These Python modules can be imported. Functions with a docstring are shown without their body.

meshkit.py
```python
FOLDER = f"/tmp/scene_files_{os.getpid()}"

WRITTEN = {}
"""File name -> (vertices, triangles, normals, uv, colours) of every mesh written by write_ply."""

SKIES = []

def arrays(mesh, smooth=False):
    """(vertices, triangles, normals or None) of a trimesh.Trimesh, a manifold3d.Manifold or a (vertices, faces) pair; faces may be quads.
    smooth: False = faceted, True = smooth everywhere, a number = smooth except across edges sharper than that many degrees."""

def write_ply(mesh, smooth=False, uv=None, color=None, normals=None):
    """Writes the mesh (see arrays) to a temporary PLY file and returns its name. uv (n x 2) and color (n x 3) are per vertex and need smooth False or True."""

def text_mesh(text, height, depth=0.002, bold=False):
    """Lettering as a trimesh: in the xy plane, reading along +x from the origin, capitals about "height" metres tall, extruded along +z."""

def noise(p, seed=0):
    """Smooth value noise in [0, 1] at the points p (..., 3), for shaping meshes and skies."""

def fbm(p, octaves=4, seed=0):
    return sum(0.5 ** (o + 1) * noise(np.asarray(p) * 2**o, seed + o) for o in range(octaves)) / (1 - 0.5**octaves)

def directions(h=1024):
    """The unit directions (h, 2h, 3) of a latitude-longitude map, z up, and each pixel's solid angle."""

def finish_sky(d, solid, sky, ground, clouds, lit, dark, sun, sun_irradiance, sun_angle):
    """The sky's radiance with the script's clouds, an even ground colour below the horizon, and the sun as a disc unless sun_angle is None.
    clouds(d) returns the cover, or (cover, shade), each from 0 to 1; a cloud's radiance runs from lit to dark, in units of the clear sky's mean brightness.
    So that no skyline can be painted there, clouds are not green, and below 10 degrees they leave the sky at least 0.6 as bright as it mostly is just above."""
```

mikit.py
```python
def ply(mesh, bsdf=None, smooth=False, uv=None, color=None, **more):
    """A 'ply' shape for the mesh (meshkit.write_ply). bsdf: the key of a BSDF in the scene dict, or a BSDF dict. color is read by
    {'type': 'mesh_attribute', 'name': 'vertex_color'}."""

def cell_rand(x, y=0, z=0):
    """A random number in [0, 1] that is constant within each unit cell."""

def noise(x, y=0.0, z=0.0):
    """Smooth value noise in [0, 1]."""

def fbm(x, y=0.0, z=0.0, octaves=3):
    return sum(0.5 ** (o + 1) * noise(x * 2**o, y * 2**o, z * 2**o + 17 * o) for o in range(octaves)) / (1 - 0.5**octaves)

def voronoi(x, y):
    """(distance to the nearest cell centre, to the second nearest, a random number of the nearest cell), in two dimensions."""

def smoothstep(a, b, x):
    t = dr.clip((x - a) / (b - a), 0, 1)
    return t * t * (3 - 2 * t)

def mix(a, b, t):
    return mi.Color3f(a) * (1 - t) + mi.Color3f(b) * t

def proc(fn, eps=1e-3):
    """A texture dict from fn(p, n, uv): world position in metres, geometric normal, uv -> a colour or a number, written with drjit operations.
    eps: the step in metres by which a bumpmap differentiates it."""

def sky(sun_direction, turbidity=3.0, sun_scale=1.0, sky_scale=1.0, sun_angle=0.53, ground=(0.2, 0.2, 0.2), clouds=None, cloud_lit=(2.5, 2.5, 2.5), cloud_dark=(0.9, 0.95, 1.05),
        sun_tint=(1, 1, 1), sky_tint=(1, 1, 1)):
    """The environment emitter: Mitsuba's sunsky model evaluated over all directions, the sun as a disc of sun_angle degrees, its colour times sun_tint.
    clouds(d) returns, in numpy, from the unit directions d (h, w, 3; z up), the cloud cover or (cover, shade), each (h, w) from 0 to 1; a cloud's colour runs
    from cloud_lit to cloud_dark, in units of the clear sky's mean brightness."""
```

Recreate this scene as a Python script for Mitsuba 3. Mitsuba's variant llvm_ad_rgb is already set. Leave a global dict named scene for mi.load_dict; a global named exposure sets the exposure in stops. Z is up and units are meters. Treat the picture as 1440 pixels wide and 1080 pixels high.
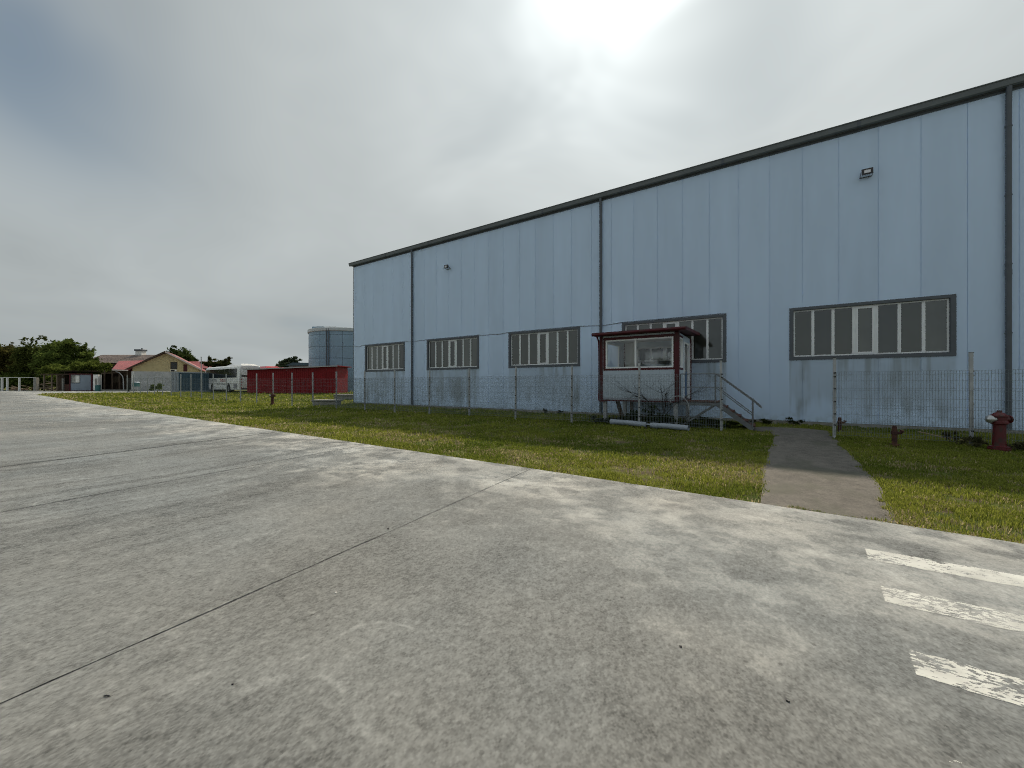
import math
import numpy as np
import trimesh
import drjit as dr
import mitsuba as mi
import mikit
import meshkit
import shapely
from shapely.geometry import Polygon, Point, box as sbox
from shapely.ops import unary_union
from shapely import affinity
from scipy.spatial import ConvexHull

RNG = np.random.default_rng(7)
scene, labels = {}, {}
T = mi.ScalarTransform4f

# ------------------------------------------------------------------ camera, sky, exposure
# world: x along the warehouse wall, y towards the wall, z up; the lens looks 33 degrees to the left of the wall's normal
S, C = 0.8391104, 0.5439611          # right axis of the view in the plan = (S, C), forward axis = (-C, S)
EYE = 1.44
ALPHA = math.atan2(C, S)
FOC = 540.0                          # focal length in units of a 1440 px wide frame


def plan(X, Y):
    return S * X - C * Y, C * X + S * Y


scene['camera'] = {'type': 'perspective', 'fov': math.degrees(2 * math.atan(720 / FOC)), 'fov_axis': 'x', 'near_clip': 0.05, 'far_clip': 6000.0,
                   'to_world': T().look_at(origin=[0, 0, EYE], target=[-C, S, EYE], up=[0, 0, 1])}

az = math.atan2(180, 540)
el = math.radians(47.5)
sx, sy = plan(math.sin(az), math.cos(az))
SUN = np.array([sx * math.cos(el), sy * math.cos(el), math.sin(el)])


def clouds(d):
    """A high overcast: thin near the sun, ragged soft bands, a few thinner places where blue comes through."""
    x, y, z = d[..., 0], d[..., 1], d[..., 2]
    k = 1.0 / (z + 0.22)
    q = np.stack([x * k, y * k, z * 0 + 3.1], -1)
    warp = np.stack([meshkit.fbm(q * 0.9 + 11, 3, 5), meshkit.fbm(q * 0.9 + 23, 3, 6), z * 0], -1) - 0.5
    q2 = q * np.array([1.0, 1.0, 1.0]) + 1.1 * warp
    n = meshkit.fbm(q2 * 1.15, 5, 1) - 0.5
    n2 = meshkit.fbm(q2 * 2.6 + 7, 4, 2) - 0.5
    ang = np.degrees(np.arccos(np.clip(d @ SUN, -1, 1)))
    b = 0.83 + 0.30 * n + 0.20 * n2
    b = b + 0.46 * np.exp(-(ang / 44.0) ** 2) + (0.42 + 0.7 * n + 0.5 * n2) * np.exp(-(ang / 26.0) ** 2) + (4.3 + 9.0 * n + 8.0 * n2) * np.exp(-(ang / 9.2) ** 2)
    b = b + 0.22 * np.clip((ang - 75.0) / 45.0, 0, 1) - 0.06 * np.exp(-z / 0.12)  # unseen sky opposite the sun is brightened to lift the shaded wall
    b = np.clip(b, 0.35, 6.5)
    thin = np.array(THIN)
    hole = np.exp(-(np.degrees(np.arccos(np.clip(d @ thin, -1, 1))) / 9.5) ** 2) * np.clip(1.0 + 3.0 * n, 0.2, 1.6)
    cover = np.clip(0.98 - 0.8 * np.clip(-n - 0.10, 0, 1) - 0.50 * hole - 0.30 * np.clip((ang - 85.0) / 40.0, 0, 1), 0.3, 1.0)
    return cover, 1 - (b - 0.3) / 6.2


THIN = np.array([*plan(-650.0, 540.0), 480.0])
THIN = THIN / np.linalg.norm(THIN)
scene['sky'] = mikit.sky(SUN.tolist(), turbidity=3.0, sun_scale=1.15, sun_angle=1.6, clouds=clouds,
                         cloud_lit=(16.9, 17.7, 17.5), cloud_dark=(0.68, 0.80, 0.83), sky_tint=(0.98, 1.0, 0.90), sun_tint=(0.94, 0.985, 1.03), ground=(0.15, 0.16, 0.12))
exposure = 1.2

# ------------------------------------------------------------------ materials
fbm, noise, cell_rand, smoothstep, mix, voronoi = mikit.fbm, mikit.noise, mikit.cell_rand, mikit.smoothstep, mikit.mix, mikit.voronoi


def mat(key, color, rough=0.5, metal=0.0, spec=0.5, bump=None, scale=0.002, eps=1e-3, **more):
    col = mikit.proc(color) if callable(color) else {'type': 'rgb', 'value': list(color)}
    r = mikit.proc(rough) if callable(rough) else rough
    b = {'type': 'principled', 'base_color': col, 'roughness': r, 'metallic': metal, 'specular': spec, **more}
    if bump is not None:
        b = {'type': 'bumpmap', 'arbitrary': mikit.proc(bump, eps=eps), 'scale': scale, 'nested': b}
    scene[key] = {'type': 'twosided', 'nested': b}
    return key


def concrete_col(p):
    x, y = p.x, p.y
    big = fbm(x * 0.30 + 5, y * 0.30, 0, 3)
    mid = fbm(x * 1.1, y * 1.0, 3, 5)
    wx, wy = fbm(x * 1.1, y * 1.1, 21, 3), fbm(x * 1.1, y * 1.1, 25, 3)
    cloud = fbm(x * 2.3 + 2.2 * wx, y * 2.0 + 2.2 * wy, 29, 4)
    fine = fbm(x * 14, y * 11, 5, 3)
    grain = fbm(x * 52, y * 40, 2, 2)
    speck = noise(x * 120, y * 100, 11)
    # turning wheels rub lighter and darker arcs round a point on the left
    rx, ry = x + 17.5, y - 1.5
    r = dr.sqrt(rx * rx + ry * ry)
    a = dr.atan2(ry, rx)
    arc = 0.5 * fbm(r * 1.3, a * 0.8 + 4, 7, 5) + 0.5 * fbm(r * 8.0, a * 2.4 + 9, 15, 4)
    arcw = smoothstep(-1.5, -6.5, x) * smoothstep(27, 14, r)
    broom = fbm(x * 9.0 + y * 3.0, y * 34 - x * 12, 9, 2)
    v = 0.154 + 0.040 * (big - 0.5) + 0.060 * (mid - 0.5) + 0.045 * (cloud - 0.5) + 0.050 * (fine - 0.5) + 0.110 * (grain - 0.5) + 0.070 * (speck - 0.5) + 0.026 * (broom - 0.5)
    v = v + arcw * 0.19 * (arc - 0.47)
    # paler, slightly warmer tone along the yard's edge in ragged, grainy patches
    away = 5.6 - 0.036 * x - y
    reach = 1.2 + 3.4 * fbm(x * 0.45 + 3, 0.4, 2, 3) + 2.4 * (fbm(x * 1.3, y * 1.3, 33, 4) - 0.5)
    pale_patch = smoothstep(0.40, 0.68, fbm(x * 1.2 + 31, y * 1.5 + 2, 1, 5)) * (0.25 + 0.75 * smoothstep(0.33, 0.62, fbm(x * 7, y * 8, 8, 4)))
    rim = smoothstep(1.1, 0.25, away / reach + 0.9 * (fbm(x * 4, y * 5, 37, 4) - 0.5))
    pale_mix = pale_patch * (0.13 + 0.6 * rim) + 0.7 * rim * smoothstep(0.30, 0.66, fbm(x * 3.6, y * 4.4, 41, 5))
    line = 1 - dr.abs(2 * fbm(x * 0.9 + wx * 1.5, y * 0.9 + wy * 1.5, 13, 2) - 1)
    line = smoothstep(0.965, 0.998, line) * smoothstep(0.45, 0.65, fbm(x * 0.7, y * 0.7, 17, 3)) * smoothstep(0.40, 0.65, fbm(x * 9, y * 9, 19, 3))
    v = v + 0.165 * pale_mix + 0.05 * line
    # dirt packed in and beside the saw joints
    for j0, jk, w in ((-2.86, -0.0732, 0.009), (-7.10, -0.1321, 0.028), (-10.9, -0.2232, 0.11)):
        d = dr.abs(x - (j0 + jk * y) + 0.02 * (fbm(x * 3, y * 3, 23, 2) - 0.5))
        v = v * (1 - 0.55 * smoothstep(w, w * 0.35, d + w * 1.1 * (fbm(x * 11, y * 11, 27, 3) - 0.45)) * smoothstep(-9.0, -7.0, y))
    # small dark pits and oil specks
    d1, d2, rnd = voronoi(x * 3.1, y * 3.1)
    pit = smoothstep(0.05, 0.02, d1) * smoothstep(0.78, 0.84, rnd)
    v = dr.maximum(v, 0.03) * (1 - 0.4 * pit)
    hue = fbm(x * 0.6 + 9, y * 0.6, 19, 3)
    warm = 0.09 * (hue - 0.52) + 0.035 * dr.minimum(pale_mix, 1)
    return mi.Color3f(v * (0.95 + warm), v * 1.005, v * (1.01 - warm))


def concrete_bump(p, n, uv):
    return 0.6 * fbm(p.x * 28, p.y * 22, 1, 3) + 0.8 * fbm(p.x * 3, p.y * 3, 4, 3) + 0.25 * noise(p.x * 90, p.y * 80, 6)


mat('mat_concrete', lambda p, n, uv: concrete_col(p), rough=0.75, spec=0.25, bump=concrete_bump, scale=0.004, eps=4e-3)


def paint_col(p, n, uv):
    x, y = p.x, p.y
    w = 0.58 * fbm(x * 38 + y * 14, y * 84 - x * 12, 3, 4) + 0.42 * fbm(x * 3.4, y * 6.0, 8, 4)
    worn = 0.415 + 0.065 * smoothstep(4.6, 2.6, y) + 0.035 * smoothstep(2.5, 2.2, y)
    keep = smoothstep(worn - 0.03, worn + 0.035, w)
    return mix(concrete_col(p), mi.Color3f(0.50, 0.51, 0.485) * (0.75 + 0.5 * fbm(x * 9, y * 9, 1, 2)), keep)


mat('mat_marking', paint_col, rough=0.55)


def path_col(p, n, uv):
    x, y = p.x, p.y
    v = 0.088 + 0.045 * (fbm(x * 1.2, y * 0.8, 0, 4) - 0.5) + 0.06 * (fbm(x * 9, y * 7, 2, 3) - 0.5) + 0.045 * (noise(x * 60, y * 60, 4) - 0.5)
    moss = smoothstep(0.55, 0.7, fbm(x * 1.7, y * 1.1, 12, 4)) * 0.5
    return mix(mi.Color3f(v * 1.07, v * 0.98, v * 0.86), mi.Color3f(0.05, 0.055, 0.035), moss)


mat('mat_path', path_col, rough=0.8, bump=lambda p, n, uv: fbm(p.x * 22, p.y * 22, 1, 3) + 0.4 * noise(p.x * 80, p.y * 80, 3), scale=0.007, eps=4e-3)


def lawn_col(p, n, uv):
    x, y = p.x, p.y
    a = fbm(x * 0.5, y * 0.6, 0, 4)
    b = fbm(x * 4, y * 4, 3, 3)
    g = mix(mi.Color3f(0.052, 0.070, 0.016), mi.Color3f(0.11, 0.118, 0.03), smoothstep(0.3, 0.7, a))
    soil = mi.Color3f(0.10, 0.082, 0.052)
    return mix(g, soil, smoothstep(0.45, 0.75, b)) * (0.7 + 0.6 * fbm(x * 14, y * 14, 6, 2))


mat('mat_lawn', lawn_col, rough=0.95, spec=0.1)


def panel_col(p, n, uv):
    u, z = p.x, p.z
    k = dr.floor(u - 0.26)
    tone = 1 + 0.05 * (cell_rand(k, 3, 1) - 0.5)
    base = mi.Color3f(0.50, 0.635, 0.82) * tone
    # rain streaks and grime, dirtiest where the sills drip and at the plinth: vertical runs with ragged edges
    run = fbm(u * 7, z * 0.35, 2, 4)
    blot = fbm(u * 1.2, z * 0.9, 9, 4)
    w = dr.abs((u + 23.68) / 6.135 - dr.floor((u + 23.68) / 6.135) - 0.337) - 0.337
    under = smoothstep(0.012, -0.012, w + 0.02 * (run - 0.5)) * smoothstep(2.5, 2.45, z)
    under = under * smoothstep(0.25, 0.95, z + 1.1 * (run - 0.5) + 0.9 * (blot - 0.5))
    grime = mi.Color3f(0.20, 0.23, 0.235)
    c = mix(base, grime, under * (0.30 + 0.45 * smoothstep(0.35, 0.7, run) * smoothstep(0.3, 0.65, blot)))
    splash = smoothstep(0.55, 0.05, z + 0.5 * (fbm(u * 2.2, z * 2, 5, 4) - 0.5)) * smoothstep(0.35, 0.7, fbm(u * 9, z * 9, 14, 3))
    c = mix(c, mi.Color3f(0.17, 0.18, 0.15), 0.32 * splash)
    film = fbm(u * 2.5, z * 0.25, 31, 4)
    return c * (0.93 + 0.14 * film)


mat('mat_panel', panel_col, rough=0.42, spec=0.5, bump=lambda p, n, uv: fbm(p.x * 1.6, p.z * 0.8, 2, 3), scale=0.006, eps=2e-2)


def metal_col(base, amt=0.25, f=6.0):
    b = mi.Color3f(*base)
    return lambda p, n, uv: b * (1 - amt + 2 * amt * fbm(p.x * f, p.y * f, p.z * f, 3))


mat('mat_anthracite', metal_col((0.075, 0.088, 0.105), 0.15), rough=0.45)
mat('mat_gutter', metal_col((0.105, 0.12, 0.125), 0.2, 3), rough=0.45)
mat('mat_roof_sheet', (0.16, 0.18, 0.20), rough=0.5)
mat('mat_dark', (0.012, 0.013, 0.015), rough=0.6)
mat('mat_upvc', (0.72, 0.74, 0.76), rough=0.35)
scene['mat_dim_glass'] = {'type': 'twosided', 'nested': {'type': 'principled', 'base_color': {'type': 'rgb', 'value': [0.022, 0.025, 0.020]}, 'roughness': 0.05, 'specular': 1.0}}
scene['mat_dim_glass_olive'] = {'type': 'twosided', 'nested': {'type': 'principled', 'base_color': {'type': 'rgb', 'value': [0.032, 0.034, 0.023]}, 'roughness': 0.06, 'specular': 1.0}}
for nm, col in (('mat_grey_glass', (0.062, 0.066, 0.056)),):
    scene[nm] = {'type': 'twosided', 'nested': {'type': 'principled', 'base_color': mikit.proc(lambda p, n, uv, c=mi.Color3f(*col): c * (0.55 + 0.9 * fbm(p.x * 2.2, p.z * 1.1, 3, 4))), 'roughness': 0.06, 'specular': 1.0}}
scene['mat_glass'] = {'type': 'thindielectric', 'int_ior': 1.5}
mat('mat_galv', metal_col((0.36, 0.375, 0.385), 0.22, 9), rough=0.5, metal=0.25)
mat('mat_wire', (0.13, 0.16, 0.18), rough=0.5)
mat('mat_stair', metal_col((0.13, 0.14, 0.15), 0.3, 9), rough=0.55)
mat('mat_black', (0.02, 0.02, 0.022), rough=0.5)


def burgundy_col(p, n, uv):
    w = fbm(p.x * 7, p.y * 7, p.z * 3, 4)
    return mix(mi.Color3f(0.066, 0.006, 0.011), mi.Color3f(0.050, 0.012, 0.012), smoothstep(0.5, 0.7, w))


mat('mat_burgundy', burgundy_col, rough=0.5, spec=0.3)
mat('mat_cabin_panel', metal_col((0.40, 0.47, 0.54), 0.06, 1.5), rough=0.5)
mat('mat_cream', (0.74, 0.74, 0.68), rough=0.7)
mat('mat_blue_door', (0.035, 0.09, 0.19), rough=0.45)


def rust_col(p, n, uv):
    w = fbm(p.x * 14, p.y * 14, p.z * 14, 4)
    return mix(mi.Color3f(0.045, 0.018, 0.016), mi.Color3f(0.10, 0.045, 0.025), smoothstep(0.4, 0.7, w))


mat('mat_rust', rust_col, rough=0.85)


def hydrant_col(p, n, uv):
    w = fbm(p.x * 18, p.y * 18, p.z * 9, 4)
    return mix(mi.Color3f(0.085, 0.007, 0.010), mi.Color3f(0.05, 0.018, 0.016), smoothstep(0.52, 0.68, w))


mat('mat_hydrant', hydrant_col, rough=0.45)
mat('mat_silver', (0.55, 0.56, 0.57), rough=0.35, metal=0.8)
mat('mat_pipe', metal_col((0.27, 0.31, 0.36), 0.2, 5), rough=0.45)
mat('mat_wood', lambda p, n, uv: mi.Color3f(0.16, 0.125, 0.09) * (0.55 + 0.9 * fbm(p.x * 11, p.y * 11, p.z * 2.5, 3)), rough=0.85)
mat('mat_lumber', lambda p, n, uv: mi.Color3f(0.42, 0.30, 0.20) * (0.35 + 1.1 * fbm(p.x * 3, p.y * 3, p.z * 5, 3)), rough=0.85)
mat('mat_cast', lambda p, n, uv: mi.Color3f(0.24, 0.236, 0.215) * (0.6 + 0.8 * fbm(p.x * 5, p.y * 5, p.z * 5, 4)), rough=0.85)
mat('mat_red_sheet', metal_col((0.185, 0.006, 0.010), 0.25, 1.3), rough=0.55, spec=0.25)
mat('mat_silo', lambda p, n, uv: mi.Color3f(0.20, 0.30, 0.395) * (0.86 + 0.28 * fbm(p.x * 0.5, p.y * 0.5, p.z * 0.9, 3)), rough=0.4)
mat('mat_silo_rim', (0.42, 0.46, 0.48), rough=0.5)
mat('mat_container', metal_col((0.035, 0.075, 0.105), 0.25, 1.5), rough=0.5)
mat('mat_container_door', metal_col((0.20, 0.235, 0.27), 0.25, 2.5), rough=0.5)
mat('mat_white_coach', metal_col((0.66, 0.67, 0.67), 0.10, 1.2), rough=0.3, clearcoat=0.5)
mat('mat_red_coach', (0.38, 0.02, 0.025), rough=0.3, clearcoat=0.5)
mat('mat_coach_glass', (0.012, 0.014, 0.016), rough=0.08)
mat('mat_rubber', (0.02, 0.02, 0.02), rough=0.85)
mat('mat_lamp_red', (0.35, 0.02, 0.02), rough=0.25)
mat('mat_grey_print', (0.20, 0.20, 0.22), rough=0.5)
mat('mat_plaster', lambda p, n, uv: mi.Color3f(0.48, 0.40, 0.22) * (0.75 + 0.5 * fbm(p.x * 0.8, p.y * 0.8, p.z * 0.8, 4)), rough=0.9)
mat('mat_whitewash', lambda p, n, uv: mi.Color3f(0.42, 0.43, 0.43) * (0.7 + 0.6 * fbm(p.x * 0.9, p.y * 0.9, p.z * 1.1, 4)), rough=0.9)
mat('mat_red_roof', lambda p, n, uv: mi.Color3f(0.26, 0.075, 0.078) * (0.75 + 0.5 * fbm(p.x * 1.5, p.y * 1.5, p.z * 1.5, 3)), rough=0.55)
mat('mat_verge', (0.55, 0.48, 0.45), rough=0.7)
mat('mat_grey_tile', lambda p, n, uv: mi.Color3f(0.165, 0.135, 0.125) * (0.5 + 1.0 * fbm(p.x * 2.2, p.y * 2.2, p.z * 4, 4)), rough=0.85)
mat('mat_cabin_blue', metal_col((0.21, 0.26, 0.32), 0.1, 1.5), rough=0.5)
mat('mat_teal', (0.03, 0.12, 0.12), rough=0.6)
mat('mat_white', (0.68, 0.68, 0.66), rough=0.6)
mat('mat_brown', lambda p, n, uv: mi.Color3f(0.075, 0.056, 0.042) * (0.5 + 1.0 * fbm(p.x * 6, p.y * 6, p.z * 2, 3)), rough=0.95, spec=0.1)
mat('mat_twig', (0.022, 0.018, 0.014), rough=0.95, spec=0.1)
mat('mat_bark', lambda p, n, uv: mi.Color3f(0.06, 0.045, 0.033) * (0.5 + fbm(p.x * 20, p.y * 20, p.z * 6, 3)), rough=0.95)


def leaf_mat(key, refl, trans=0.9):
    scene[key] = {'type': 'principledthin', 'base_color': {'type': 'mesh_attribute', 'name': 'vertex_color'}, 'roughness': 0.6, 'diff_trans': trans, 'spec_trans': 0.0}


leaf_mat('mat_leaf', None, 0.8)
leaf_mat('mat_grass', None, 1.0)


# ------------------------------------------------------------------ mesh helpers
def cboxhull(c):
    pts = []
    for sxx in (-1, 1):
        for syy in (-1, 1):
            for szz in (-1, 1):
                for k in range(3):
                    pts.append([sxx, syy, szz, k])
    return pts


class MB:
    """Collects pieces into one mesh; with at(x, y, z, rot) the pieces are in a local frame."""

    def __init__(self, x=0.0, y=0.0, z=0.0, rot=0.0):
        self.v, self.f, self.n = [], [], 0
        self.o, self.r = np.array([x, y, z]), rot

    def raw(self, v, f):
        v = np.asarray(v, float)
        c, s = math.cos(self.r), math.sin(self.r)
        w = np.stack([v[:, 0] * c - v[:, 1] * s, v[:, 0] * s + v[:, 1] * c, v[:, 2]], 1) + self.o
        f = np.asarray(f, int)
        if f.shape[1] == 4:
            f = np.vstack([f[:, [0, 1, 2]], f[:, [0, 2, 3]]])
        self.v.append(w)
        self.f.append(f + self.n)
        self.n += len(w)
        return self

    def box(self, x0, x1, y0, y1, z0, z1, ch=0.0):
        if ch > 0:
            hx, hy, hz = (x1 - x0) / 2, (y1 - y0) / 2, (z1 - z0) / 2
            ch = min(ch, 0.45 * min(hx, hy, hz) * 2)
            p = []
            for a in (-1, 1):
                for b in (-1, 1):
                    for c in (-1, 1):
                        p += [[a * hx, b * (hy - ch), c * (hz - ch)], [a * (hx - ch), b * hy, c * (hz - ch)], [a * (hx - ch), b * (hy - ch), c * hz]]
            p = np.array(p) + [(x0 + x1) / 2, (y0 + y1) / 2, (z0 + z1) / 2]
            return self.hull(p)
        v = [[x, y, z] for x in (x0, x1) for y in (y0, y1) for z in (z0, z1)]
        return self.raw(v, [[0, 1, 3, 2], [4, 6, 7, 5], [0, 4, 5, 1], [2, 3, 7, 6], [0, 2, 6, 4], [1, 5, 7, 3]])

    def hull(self, p):
        p = np.asarray(p, float)
        h = ConvexHull(p)
        f = h.simplices.copy()
        cen = p.mean(0)
        nrm = np.cross(p[f[:, 1]] - p[f[:, 0]], p[f[:, 2]] - p[f[:, 0]])
        flip = (nrm * (p[f[:, 0]] - cen)).sum(1) < 0
        f[flip] = f[flip][:, ::-1]
        return self.raw(p, f)

    def bar(self, a, b, w, h=None, ch=0.0):
        """A rectangular bar from a to b, w wide and h high."""
        a, b = np.array(a, float), np.array(b, float)
        h = w if h is None else h
        d = (b - a) / np.linalg.norm(b - a)
        up = np.array([0, 0, 1.0]) if abs(d[2]) < 0.95 else np.array([0, 1.0, 0])
        sd = np.cross(d, up)
        sd /= np.linalg.norm(sd)
        up = np.cross(sd, d)
        v = [e + i * sd * w / 2 + j * up * h / 2 for e in (a, b) for i, j in ((-1, -1), (1, -1), (1, 1), (-1, 1))]
        return self.raw(v, [[0, 1, 2, 3], [7, 6, 5, 4], [0, 4, 5, 1], [1, 5, 6, 2], [2, 6, 7, 3], [3, 7, 4, 0]])

    def tube(self, pts, r, n=8, cap=True):
        pts = np.asarray(pts, float)
        m = len(pts)
        r = np.broadcast_to(r, m)
        d = np.gradient(pts, axis=0)
        d /= np.linalg.norm(d, axis=1, keepdims=True) + 1e-12
        ref = np.array([0, 0, 1.0]) if abs(d[0, 2]) < 0.9 else np.array([1.0, 0, 0])
        v = []
        a = np.arange(n) / n * 2 * np.pi
        for i in range(m):
            x = np.cross(d[i], ref)
            if np.linalg.norm(x) < 1e-3:
                x = np.cross(d[i], [0.3, 1, 0.2])
            x /= np.linalg.norm(x)
            y = np.cross(d[i], x)
            v.append(pts[i] + r[i] * (np.cos(a)[:, None] * x + np.sin(a)[:, None] * y))
        v = np.vstack(v)
        f = []
        for i in range(m - 1):
            for k in range(n):
                f.append([i * n + k, i * n + (k + 1) % n, (i + 1) * n + (k + 1) % n, (i + 1) * n + k])
        self.raw(v, f)
        if cap:
            for i in (0, m - 1):
                ring = np.arange(n) + i * n
                vv = np.vstack([v[ring], pts[i]])
                self.raw(vv, [[k, (k + 1) % n, n] for k in range(n)])
        return self

    def lathe(self, prof, n=16, cx=0.0, cy=0.0, cz=0.0, axis='z'):
        prof = np.asarray(prof, float)
        a = np.arange(n) / n * 2 * np.pi
        v = np.vstack([np.stack([r * np.cos(a), r * np.sin(a), a * 0 + z], 1) for r, z in prof])
        if axis == 'x':
            v = v[:, [2, 0, 1]]
        elif axis == 'y':
            v = v[:, [1, 2, 0]]
        f = [[i * n + k, i * n + (k + 1) % n, (i + 1) * n + (k + 1) % n, (i + 1) * n + k] for i in range(len(prof) - 1) for k in range(n)]
        return self.raw(v + [cx, cy, cz], f)

    def prism(self, poly, z0, z1):
        """A plan polygon raised from z0 to z1."""
        for g in getattr(poly, 'geoms', [poly]):
            if g.area < 1e-6:
                continue
            m = trimesh.creation.extrude_polygon(g, z1 - z0, engine='earcut')
            self.raw(m.vertices + [0, 0, z0], m.faces)
        return self

    def upright(self, poly, y0, y1):
        """A polygon in (x, z), thick from y0 to y1."""
        for g in getattr(poly, 'geoms', [poly]):
            if g.area < 1e-6:
                continue
            m = trimesh.creation.extrude_polygon(g, y1 - y0, engine='earcut')
            v = m.vertices
            self.raw(np.stack([v[:, 0], y0 + v[:, 2], v[:, 1]], 1), m.faces[:, ::-1])
        return self

    def sideways(self, poly, x0, x1):
        """A polygon in (y, z), thick from x0 to x1."""
        for g in getattr(poly, 'geoms', [poly]):
            m = trimesh.creation.extrude_polygon(g, x1 - x0, engine='earcut')
            v = m.vertices
            self.raw(np.stack([x0 + v[:, 2], v[:, 0], v[:, 1]], 1), m.faces)
        return self

    def mesh(self):
        return np.vstack(self.v), np.vstack(self.f)

    def put(self, key, m, smooth=False):
        return put(key, self.mesh(), m, smooth)


def free(key):
    k, i = key, 0
    taken = set(scene)
    while k in taken or any(t.startswith(k + '__') for t in taken) or k in labels:
        i += 1
        k = f'{key}_{i:03d}'
    return k


COUNT = {}


def part(key):
    """The next free key for a part (cheap numbering)."""
    i = COUNT.get(key, 0)
    COUNT[key] = i + 1
    return key if i == 0 else f'{key}_{i:03d}'


def put(key, mesh, m, smooth=False, color=None):
    key = part(key)
    scene[key] = mikit.ply(mesh, m, smooth=smooth, color=color)
    return key


def thing(name, label, category, group=None):
    key = part('@' + name)[1:]
    labels[key] = {'label': label, 'category': category}
    if group:
        labels[key]['group'] = group
    return key


def structure(key, label=None):
    labels[key] = {'kind': 'structure'}
    if label:
        labels[key]['label'] = label


# ------------------------------------------------------------------ terrain
def rise(x, y):
    """The ground climbs a little towards the houses."""
    t = np.clip((-C * np.asarray(x, float) + S * np.asarray(y, float) - 22.0) / 26.0, 0, 1)
    return 0.38 * t * t * (3 - 2 * t)


def spot(px, Y, side=0.0):
    """Plan point at depth Y seen at column px of the photograph."""
    return plan((px - 720.0) / FOC * Y + side, Y)


def ground_at(px, py):
    Y = 10.0
    for _ in range(80):
        x, y = plan((px - 720.0) / FOC * Y, Y)
        Y = 0.5 * Y + 0.5 * (EYE - float(rise(x, y))) * FOC / (py - 540.0)
    return plan((px - 720.0) / FOC * Y, Y)


STRIPS = [-3000.0, 22.0] + list(np.arange(23.3, 48.1, 1.3)) + [48.0, 60.0, 3000.0]


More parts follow.
